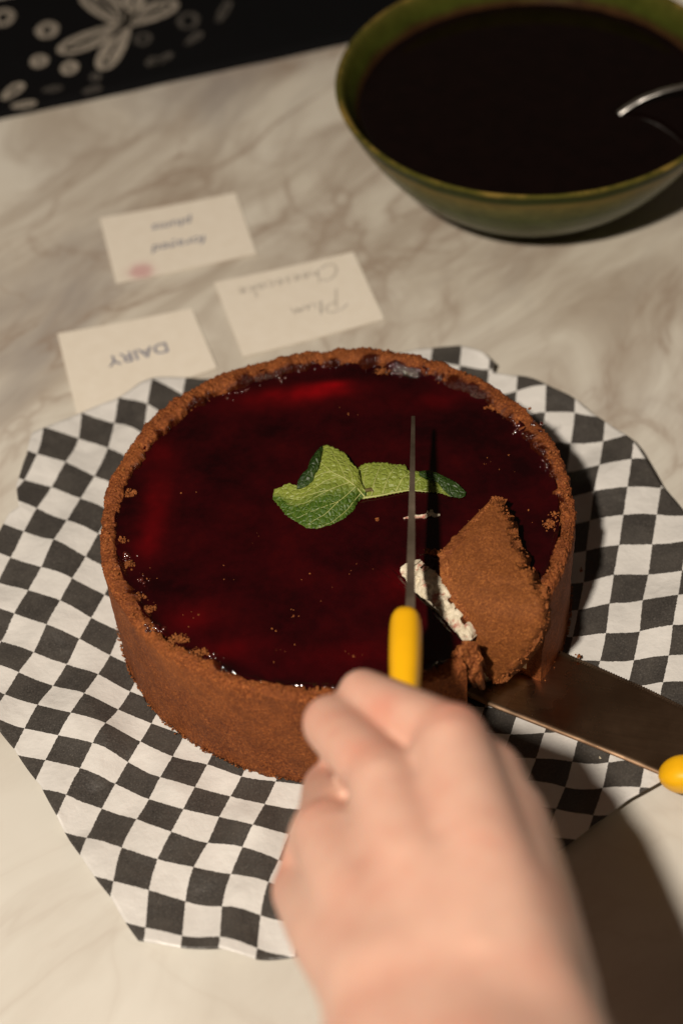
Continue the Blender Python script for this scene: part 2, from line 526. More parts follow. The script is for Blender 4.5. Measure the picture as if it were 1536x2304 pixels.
def tps(ctrl, val, q, lam):
    def U_(d2):
        return np.where(d2 > 0, 0.5 * d2 * np.log(np.maximum(d2, 1e-12)), 0)
    n = len(ctrl)
    D = ((ctrl[:, None] - ctrl[None]) ** 2).sum(-1)
    A = np.zeros((n + 3, n + 3))
    A[:n, :n] = U_(D) + lam * np.eye(n)
    A[:n, n] = 1; A[:n, n + 1:] = ctrl
    A[n:, :n] = A[:n, n:].T
    w = np.linalg.solve(A, np.r_[val, np.zeros((3, val.shape[1]))])
    D2 = ((q[:, None] - ctrl[None]) ** 2).sum(-1)
    return U_(D2) @ w[:n] + np.c_[np.ones(len(q)), q] @ w[n:]


edge = [(-14.27, 11.23, 0.50), (-12.79, 12.13, 0.50), (-10.20, 13.60, 0.50), (-8.39, 14.43, 0.50), (-5.54, 14.40, 0.50), (-1.95, 15.08, 0.50), (1.62, 15.05, 0.50), (3.84, 14.83, 0.50), (4.86, 15.02, 0.60), (6.74, 14.80, 0.70), (7.88, 14.14, 0.80),
        (8.42, 13.42, 0.80), (8.22, 12.91, 0.70), (9.41, 12.28, 0.70), (10.71, 11.26, 0.70), (11.85, 10.24, 0.70), (13.12, 8.67, 0.70), (13.95, 7.19, 0.70), (14.33, 6.18, 0.70), (14.94, 4.33, 0.70), (15.69, 2.48, 0.70),
        (16.58, -0.08, 0.60), (16.90, -3.18, 0.60), (16.63, -6.22, 0.50), (15.50, -8.86, 0.50), (13.70, -10.58, 0.40), (12.01, -11.63, 0.40), (10.53, -12.38, 0.40), (9.05, -13.22, 0.40), (7.74, -14.07, 0.40), (6.09, -14.98, 0.40),
        (3.72, -16.11, 0.40), (1.07, -17.09, 0.40), (-1.34, -17.65, 0.30), (-3.25, -17.73, 0.25), (-4.40, -17.76, 0.20), (-5.82, -17.26, 0.25), (-7.24, -17.02, 0.20), (-8.67, -16.62, 0.20), (-8.88, -16.56, 0.20), (-9.92, -14.71, 0.20),
        (-11.17, -12.71, 0.20), (-12.26, -10.60, 0.25), (-13.01, -9.02, 0.25), (-14.20, -7.07, 0.30), (-14.90, -6.11, 0.30), (-16.16, -4.11, 0.40), (-17.09, -0.96, 0.40), (-16.95, 2.55, 0.50), (-16.15, 4.40, 0.60), (-15.58, 5.16, 0.60),
        (-15.19, 6.09, 0.60), (-14.74, 6.52, 0.60), (-14.94, 7.90, 0.60), (-14.52, 9.70, 0.60), (-14.39, 11.03, 0.50)]
E_ = np.array(edge)
ea = np.arctan2(E_[:, 1], E_[:, 0]); er = np.hypot(E_[:, 0], E_[:, 1])
o_ = np.argsort(ea); ea, er, ez = ea[o_], er[o_], E_[o_, 2]
ea3 = np.r_[ea - 2 * math.pi, ea, ea + 2 * math.pi]; er3 = np.tile(er, 3); ez3 = np.tile(ez, 3)
NT, NR = 760, 64
th = np.linspace(-math.pi, math.pi, NT, endpoint=False)
th = np.unique(np.r_[th, ea])
NT = len(th)
ro = np.interp(th, ea3, er3); zo = np.interp(th, ea3, ez3)
rr = np.r_[np.linspace(0, 9, 6), 9 + np.linspace(0, 1, NR + 1)[1:] * 1.0] if False else None
V = [(0, 0, 0.05)]
for i in range(NT):
    for j in range(1, NR + 1):
        t = j / NR
        if j <= 6: r = 9.2 * j / 6
        else: r = 9.2 + (ro[i] - 9.2) * (j - 6) / (NR - 6)
        x, y = r * math.cos(th[i]), r * math.sin(th[i])
        g = min(max((r - 10.2) / 2.5, 0), 1); g = g * g * (3 - 2 * g)
        e = min(max((r - 10.2) / max(ro[i] - 10.2, 0.5), 0), 1)
        w = 0.34 * fbm(x, y, 0, 0.24, 2, 3.1) + 0.15 * math.sin(1.25 * x - 0.5 * y + 2 * fbm(x, y, 0, 0.2, 2)) + 0.05 * abs(fbm(x, y, 0, 0.6, 3, 9.0))
        z = 0.05 + g * max(0.0, 0.17 + w) + (e ** 2.2) * zo[i] * 0.75
        V.append((x, y, max(z, 0.04)))
V = np.array(V)
Fp = [(0, 1 + i * NR, 1 + ((i + 1) % NT) * NR) for i in range(NT)]
for i in range(NT):
    i2 = (i + 1) % NT
    for j in range(NR - 1):
        Fp.append((1 + i * NR + j, 1 + i * NR + j + 1, 1 + i2 * NR + j + 1, 1 + i2 * NR + j))
G = np.array(GRID, float)
UVp = tps(G[:, :2], G[:, 2:], V[:, :2], 0.25)
paper = mk('deli_paper', V, Fp, M['paper'], base=(0, 0, 0), uv=UVp)
sm = paper.modifiers.new('thickness', 'SOLIDIFY'); sm.thickness = 0.00012; sm.offset = 0
tag(paper, 'black and white checked deli paper crumpled flat under the cheesecake', 'deli paper')

def lumpy_strip(outer, inner, n, m, depth, amp, mat, name, parent):
    A = lerp_poly(outer, n); B = lerp_poly(inner, n)
    top, V = [], []
    for i in range(n):
        for j in range(m):
            s = j / (m - 1)
            p = A[i] + (B[i] - A[i]) * s
            x, y, z = p
            k = amp * (1.3 * fbm(x, y, z, 1.9, 5) + 0.8 * (0.5 - vor(x, y, z, 3.0))) + amp * 0.25 * math.sin(math.pi * s)
            top.append(p + np.array((-.35, -.6, .7)) * k + np.array((fbm(x, y, z, 2.6, 3), fbm(y, x, z, 2.6, 3), 0)) * amp * (1.6 if s in (0, 1) else .7))
    bot = [p + np.array(depth) for p in top]
    V = top + bot
    F = []
    for i in range(n - 1):
        for j in range(m - 1):
            a = i * m + j
            F.append((a, a + 1, a + m + 1, a + m)); b = a + n * m
            F.append((b, b + m, b + m + 1, b + 1))
    ring = list(range(m)) + [i * m + m - 1 for i in range(1, n)] + [(n - 1) * m + j for j in range(m - 2, -1, -1)] + [i * m for i in range(n - 2, 0, -1)]
    for a, b in zip(ring, ring[1:] + ring[:1]): F.append((b, a, a + n * m, b + n * m))
    return mk(name, V, F, mat, parent)


# ------------------------------------------------------------------ the cheesecake
cake = thing('cheesecake', (0, 0, 0.1), 'round plum cheesecake with dark red glaze and brown crumb crust, slice cut at its right', 'cheesecake')
TA, TB = math.radians(-37), math.radians(-63 + 360)           # the crust runs from TA round to TB; the cut lies between
CUT = (2.45, -3.75)                                            # inner corner of the cut


def rim_in(ca, sa):
    """how far the broken inner edge of the rim wanders"""
    return 0.30 * fbm(ca * 10, sa * 10, 8, 0.45, 3, 2.0) + 0.24 * fbm(ca * 10, sa * 10, 4, 1.6, 4, 5.0)


def crust_ring(ta, tb, nt):
    prof = []
    for k in range(26): prof.append((10.0, 0.12 + 5.25 * k / 25, 0))          # outer wall
    for k in range(1, 24):                                                     # rounded broken rim
        a = math.pi * k / 24
        prof.append((9.66 + 0.34 * math.copysign(abs(math.cos(a)) ** 0.8, math.cos(a)), 5.37 + 0.47 * math.sin(a) ** 0.5, 1))
    for k in range(12): prof.append((9.30, 5.37 - 0.9 * k / 11, 1))           # inner face down into the filling
    prof.append((9.1, 2.5, 0)); prof.append((9.1, 0.12, 0)); prof.append((9.55, 0.12, 0))
    npf = len(prof)
    V, ST = [], []
    for i in range(nt):
        a = ta + (tb - ta) * i / (nt - 1)
        ca, sa = math.cos(a), math.sin(a)
        end = 0.10 * fbm(i, 0, 0, 0.9) if i in (0, nt - 1) else 0
        rimz = 0.16 * fbm(ca * 10, sa * 10, 3, 0.5, 3) + 0.05 * sa
        rin = rim_in(ca, sa)
        for (r, z, top) in prof:
            x, y = r * ca, r * sa
            d = 0.035 * fbm(x, y, z, 1.2, 4) + 0.06 * fbm(x, y, z, 0.35, 2, 6.0)
            d += 0.045 * (0.5 - vor(x, y, z, 4.2))
            if top:
                d2 = 0.03 * (0.5 - vor(x, y, z, 2.6)) + 0.06 * (0.45 - vor(x, y, z, 8.0)) + 0.085 * noise.fractal(Vector((x * 1.5, y * 1.5, z * 1.5 + 4)), 0.35, 2.1, 7)
                inward = max(0.0, (9.75 - r) / 0.45)
                dr = d + d2 * (0.7 - inward) - inward * (rin * 0.8 + 0.28 * max(0.0, sa) + 0.02)
                dz = d2 + rimz
                V.append(((r + dr) * ca - sa * end, (r + dr) * sa + ca * end, z + dz))
                ST.append(min(1, max(0, (9.40 - (r + dr) + 0.45 * fbm(x, y, 1, 1.5, 4) - 0.10 * sa + 0.08 * ca) / 0.22)))
            else:
                hz = max(0, (z - 4.6) / 0.8)
                foot = max(0, 1 - z / 0.5) * 0.09 * (0.6 + fbm(x, y, z, 2.6, 3))
                V.append(((r + d + foot * (r > 9.9)) * ca - sa * end, (r + d + foot * (r > 9.9)) * sa + ca * end, z + hz * rimz))
                ST.append(0.0)
    F = grid_faces(nt, npf, wrap_v=True)
    for i in (0, nt - 1):
        F.append(tuple(range(i * npf, (i + 1) * npf)) if i else tuple(range(i * npf, (i + 1) * npf))[::-1])
    return V, F, ST


Vc, Fc, st_ = crust_ring(TA, TB, 1500)
mk('crust', Vc, Fc, M['crust'], cake, attrs={'stain': st_})

# crumbs clinging to the broken rim and the foot: real geometry, too many to count
ICO = bmesh.new(); bmesh.ops.create_icosphere(ICO, subdivisions=1, radius=1.0)
ICO_V = [v.co.copy() for v in ICO.verts]; ICO_F = [[v.index for v in f.verts] for f in ICO.faces]; ICO.free()


def crumb_geo(c, r, rng, V, F):
    o = len(V)
    sx, sy, sz = (r * rng.uniform(0.7, 1.3) for _ in range(3))
    rot = Matrix.Rotation(rng.uniform(0, 6.28), 3, Vector((rng.uniform(-1, 1), rng.uniform(-1, 1), 1)))
    for v in ICO_V:
        q = rot @ Vector((v.x * sx, v.y * sy, v.z * sz)) * (1 + rng.uniform(-0.3, 0.3))
        V.append((c[0] + q.x, c[1] + q.y, c[2] + q.z))
    F.extend([[o + k for k in f] for f in ICO_F])


rng = random.Random(3)
V, F = [], []
for k in range(4200):
    a = TA + (TB - TA) * rng.random()
    ca, sa = math.cos(a), math.sin(a)
    if rng.random() < 0.7:
        rin = rim_in(ca, sa)
        q = rng.random() ** 0.8
        r = 9.95 - q * (0.62 + rin * 0.8 + .28 * max(0, sa)) + rng.gauss(0, 0.04)
        rimz = 0.16 * fbm(ca * 10, sa * 10, 3, 0.5, 3) + 0.05 * sa
        z = 5.42 + rimz + 0.43 * math.sin(math.pi * min(max((10.0 - r) / 0.7, 0), 1)) ** 0.5 + rng.gauss(0, 0.05)
        crumb_geo((r * ca, r * sa, z - .02), rng.uniform(0.018, 0.036) + 0.05 * rng.random() ** 5, rng, V, F)
    else:
        r = 10.03 + abs(rng.gauss(0, 0.05)); z = 0.16 + abs(rng.gauss(0, 0.09))
        crumb_geo((r * ca, r * sa, z), rng.uniform(0.02, 0.05), rng, V, F)
# crumb clusters that fell inward onto the glaze
for (cx, cy, n, sp) in [(8.09, 5.04, 5.60)[:2] + (46, .42), (7.39, 5.41, 5.60)[:2] + (30, .3), (-8.34, -3.87, 5.60)[:2] + (40, .3), (-7.97, -4.50, 5.60)[:2] + (30, .25), (8.87, -1.84, 5.60)[:2] + (34, .28), (9.13, -1.37, 5.60)[:2] + (24, .25),
                        (-9.04, -0.62, 5.60)[:2] + (20, .2), (-8.81, 2.06, 5.60)[:2] + (14, .2), (-6.71, -6.25, 5.60)[:2] + (40, .3), (-5.91, -7.01, 5.60)[:2] + (36, .26), (2.64, 8.34, 5.60)[:2] + (22, .3), (8.02, -4.67, 5.60)[:2] + (16, .2), (5.40, 7.54, 5.60)[:2] + (24, .3), (-8.74, -2.02, 5.60)[:2] + (22, .2)]:
    for k in range(n * 3):
        u_ = rng.random()
        crumb_geo((cx + rng.gauss(0, sp * .6), cy + rng.gauss(0, sp * .42), 5.54 + abs(rng.gauss(0, .07))), 0.022 + 0.065 * u_ ** 3, rng, V, F)
cr = mk('rim_crumbs', V, F, M['crust_in'], cake, smooth=False)
cr['kind'] = 'stuff'

# crumbs soaked in glaze along the inner edge
V, F = [], []
for (px_, n, sp) in [((3.46, 8.44, 5.60), 60, .75), ((4.05, 8.25, 5.60), 40, .35), ((1.90, 9.24, 5.60), 22, .45), ((0.26, 9.15, 5.60), 10, .5), ((5.40, 7.54, 5.60), 18, .4), ((9.03, 3.25, 5.60), 26, .4), ((8.24, 3.90, 5.60), 14, .3), ((9.20, 1.74, 5.60), 16, .3),
                     ((-8.75, -1.48, 5.55), 8, .2), ((-8.22, -2.84, 5.50), 10, .25), ((-7.69, -5.57, 5.60), 14, .2), ((-5.48, -7.25, 5.55), 10, .3), ((-1.81, 8.61, 5.60), 8, .5), ((-3.86, 7.84, 5.60), 8, .4)]:
    for k in range(int(n * 1.7)):
        a = math.atan2(px_[1], px_[0]); r = math.hypot(px_[0], px_[1]) + rng.gauss(0, .16)
        a += rng.gauss(0, sp) / 9
        crumb_geo((r * math.cos(a), r * math.sin(a), 5.47 + .5 * max(0, r - 8.9) * .7 + rng.uniform(-.02, .05)), rng.uniform(0.04, 0.13), rng, V, F)
gc = mk('glazed_crumbs', V, F, M['soaked'], cake, smooth=True)
gc['kind'] = 'stuff'

# glaze and filling: a disc minus the cut, seen from a point it is star-shaped about
PC = np.array((-4.0, 3.0))
CUT_B = [(3.01, -4.99, 5.40)[:2], (3.96, -6.32, 5.40)[:2], (4.60, -7.57, 5.40)[:2]]
RI = 9.25
A_end = np.array((RI * math.cos(TA), RI * math.sin(TA))); B_end = np.array((RI * math.cos(TB), RI * math.sin(TB)))


def outline(n_arc, n_side, ri):
    a_end = (ri * math.cos(TA), ri * math.sin(TA)); b_end = (ri * math.cos(TB), ri * math.sin(TB))
    pts = [(ri * math.cos(t), ri * math.sin(t), 1.0) for t in np.linspace(TA, TB, n_arc)]
    for k in range(1, n_side):
        f = k / n_side
        side = lerp_poly([b_end, CUT_B[2], CUT_B[1], CUT_B[0], CUT], n_side + 1)
        x, y = side[k]
        w = 0.10 * fbm(x, y, 0, 1.4, 3)
        pts.append((x + w, y, 0.0))
    for k in range(0, n_side):
        f = k / n_side
        x, y = CUT[0] + (a_end[0] - CUT[0]) * f, CUT[1] + (a_end[1] - CUT[1]) * f
        w = 0.14 * fbm(x, y, 5, 1.4, 3)
        pts.append((x, y + w, 0.0))
    return np.array(pts)


RED_GLOW = [(-7.94, -0.61, 5.45) + (0.6, 1.0, 1.0), (-7.57, 1.53, 5.45) + (0.6, 1.1, 0.9), (-0.86, 7.47, 5.45) + (1.9, 0.45, 1.7), (0.17, 7.84, 5.45) + (0.9, 0.22, 1.6), (-6.18, -5.16, 5.45) + (1.2, 0.8, 0.5), (-4.60, -6.93, 5.45) + (1.4, 0.6, 0.45), (-0.40, -7.73, 5.45) + (2.2, 0.7, 0.35),
         (4.46, 6.22, 5.45) + (1.8, 0.6, 0.42), (-2.29, 7.07, 5.45) + (2.6, 0.7, 0.45), (-7.39, 4.18, 5.45) + (0.7, 1.2, 0.4), (2.35, -4.36, 5.45) + (1.0, 0.9, 0.5), (1.95, 2.23, 5.45) + (3, 1.6, .06), (-3.72, -0.73, 5.45) + (3.4, 2.2, .05)]  # soft patches where light glows red through the glaze, painted per vertex


def red_glow(x, y):
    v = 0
    for (cx, cy, cz, sx, sy, a) in RED_GLOW:
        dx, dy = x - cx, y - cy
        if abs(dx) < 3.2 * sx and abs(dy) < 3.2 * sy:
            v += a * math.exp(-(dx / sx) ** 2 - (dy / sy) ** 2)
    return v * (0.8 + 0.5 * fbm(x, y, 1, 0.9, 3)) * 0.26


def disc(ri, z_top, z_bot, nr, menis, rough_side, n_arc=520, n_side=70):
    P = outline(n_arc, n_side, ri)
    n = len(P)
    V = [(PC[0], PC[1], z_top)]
    at = [red_glow(*PC)]
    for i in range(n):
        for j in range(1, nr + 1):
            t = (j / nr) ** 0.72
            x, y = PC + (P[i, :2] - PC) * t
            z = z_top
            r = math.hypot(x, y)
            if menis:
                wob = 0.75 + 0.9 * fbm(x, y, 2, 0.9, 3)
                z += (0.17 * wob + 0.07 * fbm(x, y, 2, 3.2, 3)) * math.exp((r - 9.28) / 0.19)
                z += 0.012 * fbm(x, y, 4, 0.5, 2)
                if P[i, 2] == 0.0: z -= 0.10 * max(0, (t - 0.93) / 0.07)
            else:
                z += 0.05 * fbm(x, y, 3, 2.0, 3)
            V.append((x, y, z)); at.append(red_glow(x, y))
    top = len(V)
    ns = 10
    for i in range(n):
        for j in range(1, ns + 1):
            x, y = P[i, :2]
            z = z_top + (z_bot - z_top) * j / ns
            k = rough_side * (fbm(x, y, z, 1.6, 4) + 0.6 * (0.5 - vor(x, y, z, 2.2)))
            d = (PC - P[i, :2]); d = d / np.linalg.norm(d)
            V.append((x + d[0] * k, y + d[1] * k, z)); at.append(0.0)
    F = [(0, 1 + i * nr, 1 + ((i + 1) % n) * nr) for i in range(n)]
    for i in range(n):
        i2 = (i + 1) % n
        for j in range(nr - 1):
            F.append((1 + i * nr + j, 1 + i * nr + j + 1, 1 + i2 * nr + j + 1, 1 + i2 * nr + j))
        F.append((1 + i * nr + nr - 1, top + i * ns, top + i2 * ns, 1 + i2 * nr + nr - 1))
        for j in range(ns - 1):
            F.append((top + i * ns + j, top + i * ns + j + 1, top + i2 * ns + j + 1, top + i2 * ns + j))
    F.append(tuple(top + i * ns + ns - 1 for i in range(n))[::-1])
    return V, F, at


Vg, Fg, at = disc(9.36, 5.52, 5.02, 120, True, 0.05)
mk('glaze', Vg, Fg, M['glaze'], cake, attrs={'red_glow': np.clip(at, 0, 1)})
Vf, Ff, _ = disc(9.2, 5.0, 0.8, 24, False, 0.16, 300, 60)
mk('filling', Vf, Ff, M['cream'], cake)
Vb, Fb, _ = disc(9.2, 0.78, 0.14, 10, False, 0.12, 300, 60)
mk('crust_base', Vb, Fb, M['crust_in'], cake)

# a line of cream squeezed up where the knife went in
V, F = [], []
for (x, y, z), r in [((2.82, -0.64, 5.46), .06), ((2.97, -0.65, 5.47), .07), ((3.16, -0.62, 5.47), .06), ((3.42, -0.66, 5.48), .09), ((3.85, -0.54, 5.60), .06), ((4.00, -0.51, 5.60), .08), ((4.27, -0.63, 5.48), .08), ((4.54, -0.70, 5.46), .04), ((4.87, -0.76, 5.46), .04), ((5.22, -0.83, 5.46), .05)]:
    crumb_geo((x, y, z), r, rng, V, F)
mk('cream_smear', V, F, M['cream'], cake)['kind'] = 'stuff'
lumpy_strip([(2.81, -0.77, 5.54), (3.13, -0.79, 5.55), (3.69, -0.84, 5.56), (4.12, -0.79, 5.56), (4.35, -0.77, 5.54)], [(2.82, -0.70, 5.58), (3.19, -0.69, 5.60), (3.70, -0.70, 5.66), (4.05, -0.63, 5.70), (4.36, -0.70, 5.60)], 70, 8, (0, .05, -.2), .06, M['cream'], 'cream_smear', cake)

# flecks of crumb and small bubbles set in the glaze
V, F = [], []
for (c, n, sp_) in (((-6.00, -5.01, 5.50), 7, .25), ((-2.14, -5.44, 5.50), 8, .35), ((-2.76, -7.46, 5.50), 9, .4), ((0.30, -7.80, 5.50), 6, .25), ((-3.45, -1.31, 5.50), 4, .25), ((7.52, 2.04, 5.50), 7, .4), ((8.13, -3.87, 5.50), 9, .4), ((0.64, -2.89, 5.50), 7, .4), ((6.39, 2.31, 5.50), 4, .3), ((0.86, 6.05, 5.50), 5, .4), ((-6.32, 1.59, 5.50), 3, .3), ((-4.69, -2.88, 5.50), 5, .6), ((-1.27, -4.23, 5.50), 6, .8), ((-8.00, -2.74, 5.50), 10, .25), ((8.04, -1.15, 5.50), 6, .5)):
    for k in range(n // 2 + 1):
        x, y = c[0] + rng.gauss(0, sp_), c[1] + rng.gauss(0, sp_)
        if math.hypot(x, y) < 8.9: crumb_geo((x, y, 5.53), rng.uniform(.012, .026) + .03 * rng.random() ** 4, rng, V, F)
mk('glaze_flecks', V, F, M['crust_in'], cake)['kind'] = 'stuff'

# ------------------------------------------------------------------ the slice tipped up in the cut
sl = thing('cake_slice', (5.71, -5.10, 0.60), 'broken cheesecake slice tipped up in the cut, brown crust outward, white filling at left', 'cake slice')
cT, cR, cB, cL = (np.array(v) for v in ((6.46, -1.20, 6.80), (7.66, -5.68, 6.15), (5.97, -7.33, 2.60), (4.05, -3.47, 6.30)))
cBL = np.array((5.35, -7.37, 3.00))


def slab(nu, nv):
    left = smooth_poly(lerp_poly([cT, 0.5 * (cT + cL) + np.array((0.05, 0.1, 0)), cL, (4.09, -4.79, 6.00), (4.55, -5.83, 5.50), (4.99, -6.64, 4.60), cBL], nv), 3)
    right = smooth_poly(lerp_poly([cT + np.array((.02, -.02, 0)), (6.85, -2.84, 6.70), (7.16, -4.19, 6.40), (7.43, -5.31, 6.30), cR, (7.71, -6.55, 6.00), (7.66, -6.95, 5.60), (7.27, -7.19, 4.60), (6.56, -7.35, 3.40), cB], nv), 3)
    top, bot = [], []
    nrm = np.cross(cR - cT, cB - cT); nrm /= np.linalg.norm(nrm)
    if nrm[2] < 0: nrm = -nrm
    for j in range(nv):
        for i in range(nu):
            s = i / (nu - 1)
            p = left[j] + (right[j] - left[j]) * s
            e = min(s, 1 - s) * 2; ej = min(j / (nv - 1), 1 - j / (nv - 1)) * 2
            p = p + nrm * (0.32 * math.sin(math.pi * s) * min(1, ej * 2.2))
            x, y, z = p
            k = 0.03 * fbm(x, y, z, 1.5, 4) + 0.05 * (0.5 - vor(x, y, z, 4.5)) * 0.7
            edge_ = max(0, 1 - e * 5) + max(0, 1 - ej * 7)
            jag = 0.20 * edge_ * fbm(x, y, z, 3.2, 4, 2.2)
            q = p + nrm * k + np.array((jag * 0.8, jag * 0.5, jag * 0.5))
            top.append(q)
            bot.append(q - nrm * (0.62 + 0.1 * fbm(x, y, z, 2, 3)) + np.array((0.16 * (1 - 2 * abs(s - .5)) * (1 if s > .5 else -1), 0, 0)))
    return top, bot, nrm


NU, NV = 70, 110
top, bot, nrm = slab(NU, NV)
V = top + bot
F = []
for j in range(NV - 1):
    for i in range(NU - 1):
        a = j * NU + i
        F.append((a, a + 1, a + NU + 1, a + NU)); b = a + NU * NV
        F.append((b, b + NU, b + NU + 1, b + 1))
ring = [i for i in range(NU)] + [j * NU + NU - 1 for j in range(1, NV)] + [(NV - 1) * NU + i for i in range(NU - 2, -1, -1)] + [j * NU for j in range(NV - 2, 0, -1)]
for a, b in zip(ring, ring[1:] + ring[:1]):
    F.append((b, a, a + NU * NV, b + NU * NV))
mk('crust_slab', V, F, M['crust_face'], sl)

# crumbs along the slab's broken edges
V, F = [], []
for k in range(900):
    a = ring[rng.randrange(len(ring))]
    p = np.array(top[a]) - nrm * rng.uniform(-0.02, 0.5)
    crumb_geo(p + np.array([rng.gauss(0, .035) for _ in range(3)]), rng.uniform(0.02, 0.055), rng, V, F)
o = mk('edge_crumbs', V, F, M['crust_in'], sl, smooth=False); o['kind'] = 'stuff'


lumpy_strip([(2.44, -3.89, 5.50), (2.95, -4.90, 5.50), (3.40, -5.14, 5.45), (3.74, -5.84, 5.35), (4.08, -6.50, 5.20), (4.41, -7.04, 5.10), (4.68, -7.17, 5.00)],
            [(2.44, -3.58, 5.70), (3.15, -3.73, 6.00), (3.87, -4.67, 6.00), (4.26, -5.53, 5.80), (4.61, -6.25, 5.50), (4.87, -6.77, 5.20), (5.01, -7.08, 5.00)],
            110, 30, (1.0, 1.5, -0.8), 0.14, M['cream'], 'cream_layer', sl)
# glaze still lying on the slice, between the knife and the crust
lumpy_strip([(3.20, -3.04, 5.75), (3.53, -3.89, 5.85), (3.96, -4.65, 5.80), (4.34, -5.21, 5.35)], [(3.87, -2.82, 5.75), (4.07, -3.51, 5.90), (4.21, -4.49, 5.90), (4.51, -5.16, 5.40)], 40, 10, (0.4, 0.5, -0.5), 0.04, M['glaze'], 'slice_glaze', sl)
# the broken lump of crust at the foot of the slab, and the body under it
lumpy_strip([(3.96, -8.37, 5.60), (4.24, -8.60, 5.20), (4.66, -8.71, 4.80), (5.15, -8.59, 4.20)], [(4.08, -8.25, 6.00), (4.58, -8.01, 6.10), (5.05, -7.94, 5.80), (5.26, -8.29, 4.80)], 60, 40, (0.2, 0.6, -1.4), 0.15, M['crust_in'], 'crust_fragment', sl)
lumpy_strip([(7.67, -5.80, 6.10), (7.66, -6.42, 5.85), (7.65, -6.77, 5.50), (7.41, -6.95, 4.90), (6.73, -7.09, 3.80), (5.92, -7.26, 2.60)], [(8.12, -5.48, 6.10), (8.07, -6.38, 5.80), (7.97, -6.77, 5.40), (7.63, -7.19, 4.60), (7.11, -7.24, 3.70), (6.11, -7.27, 2.40)], 140, 16, (-0.1, 0.5, -0.6), 0.09, M['crust_in'], 'crust_edge', sl)
lumpy_strip([(6.31, -1.39, 6.80), (5.09, -2.63, 6.55), (3.98, -3.44, 6.30), (3.95, -4.39, 6.10), (4.28, -5.39, 5.85), (4.68, -6.21, 5.25), (4.94, -6.74, 4.70)], [(6.49, -1.25, 6.85), (5.35, -2.87, 6.65), (4.39, -3.74, 6.45), (4.37, -4.52, 6.20), (4.60, -5.39, 5.95), (4.93, -6.25, 5.40), (5.12, -6.75, 4.80)], 130, 14, (0.3, 0.4, -0.5), 0.08, M['crust_in'], 'crust_edge', sl)
lumpy_strip([(4.47, -4.87, 5.20), (4.97, -5.97, 4.20), (5.44, -6.54, 2.50)], [(6.91, -4.20, 5.20), (7.39, -5.48, 4.40), (6.52, -6.04, 2.30)], 40, 24, (0.2, 0.6, -1.9), 0.06, M['cream'], 'slice_filling', sl)

# ------------------------------------------------------------------ cake server under the slice
sv = thing('cake_server', (10.25, -7.55, 0.10), 'wide steel cake server with yellow handle, slid under the slice', 'cake server')
far = lerp_poly([(7.63, -3.51, 0.30), (9.03, -4.45, 0.34), (10.71, -5.75, 0.48), (12.18, -6.97, 0.65), (13.58, -8.28, 0.85), (14.49, -9.12, 0.95)], 150)
near = lerp_poly([(4.64, -6.22, 0.30), (5.62, -6.93, 0.34), (7.37, -8.13, 0.45), (9.03, -9.27, 0.58), (10.65, -10.44, 0.72), (12.21, -11.63, 0.90)], 150)
V = []
NW = 14
for i in range(150):
    for j in range(NW):
        s = j / (NW - 1)
        p = far[i] + (near[i] - far[i]) * s
        if j == 0: p = p + (far[i] - near[i]) / np.linalg.norm(far[i] - near[i]) * (0.05 * (i % 2))
        p = p + np.array((0, 0, 0.05 * math.sin(math.pi * s)))
        V.append(p)
V2 = V + [p - np.array((0, 0, 0.035)) for p in V]
F = []
for i in range(149):
    for j in range(NW - 1):
        a = i * NW + j
        F.append((a, a + NW, a + NW + 1, a + 1)); b = a + 150 * NW
        F.append((b, b + 1, b + NW + 1, b + NW))
ring = list(range(NW)) + [i * NW + NW - 1 for i in range(1, 150)] + [149 * NW + j for j in range(NW - 2, -1, -1)] + [i * NW for i in range(148, 0, -1)]
for a, b in zip(ring, ring[1:] + ring[:1]): F.append((a, b, b + 150 * NW, a + 150 * NW))
mk('blade', V2, F, M['steel'], sv)


def handle(path, wid, hei, n=22):
    """rounded plastic grip along a path; wid and hei per point"""
    path = np.array(path, float); V = []
    m = len(path)
    for k in range(m):
        t = Vector(path[min(k + 1, m - 1)] - path[max(k - 1, 0)]).normalized()
        side = t.cross(Vector((0, 0, 1))).normalized(); up = side.cross(t).normalized()
        for i in range(n):
            a = 2 * math.pi * i / n
            c, s = math.cos(a), math.sin(a)
            c = math.copysign(abs(c) ** 0.75, c); s = math.copysign(abs(s) ** 0.75, s)
            V.append(tuple(Vector(path[k]) + side * (c * wid[k]) + up * (s * hei[k])))
    F = grid_faces(m, n, wrap_v=True)
    F.append(tuple(range(n))); F.append(tuple(range((m - 1) * n, m * n))[::-1])
    return V, F


def grip(p0, p1, n, w, h):
    t = np.linspace(0, 1, n)
    path = [np.array(p0) + (np.array(p1) - np.array(p0)) * k for k in t]
    L = np.linalg.norm(np.array(p1) - np.array(p0))
    pr = [max(0.06, math.sqrt(max(0, 1 - (1 - min(1, k * L / (w * 1.5))) ** 2))) * max(0.06, math.sqrt(max(0, 1 - (1 - min(1, (1 - k) * L / w)) ** 2))) for k in t]
    sw = [1 + 0.10 * math.sin(3.0 * math.pi * k) for k in t]
    return handle(path, [w * a * b for a, b in zip(pr, sw)], [h * a * b for a, b in zip(pr, sw)])


Vh, Fh = grip((11.81, -11.72, 1.20), (16.90, -13.02, 3.20), 60, 0.66, 0.62)
mk('handle', Vh, Fh, M['yellow'], sv)

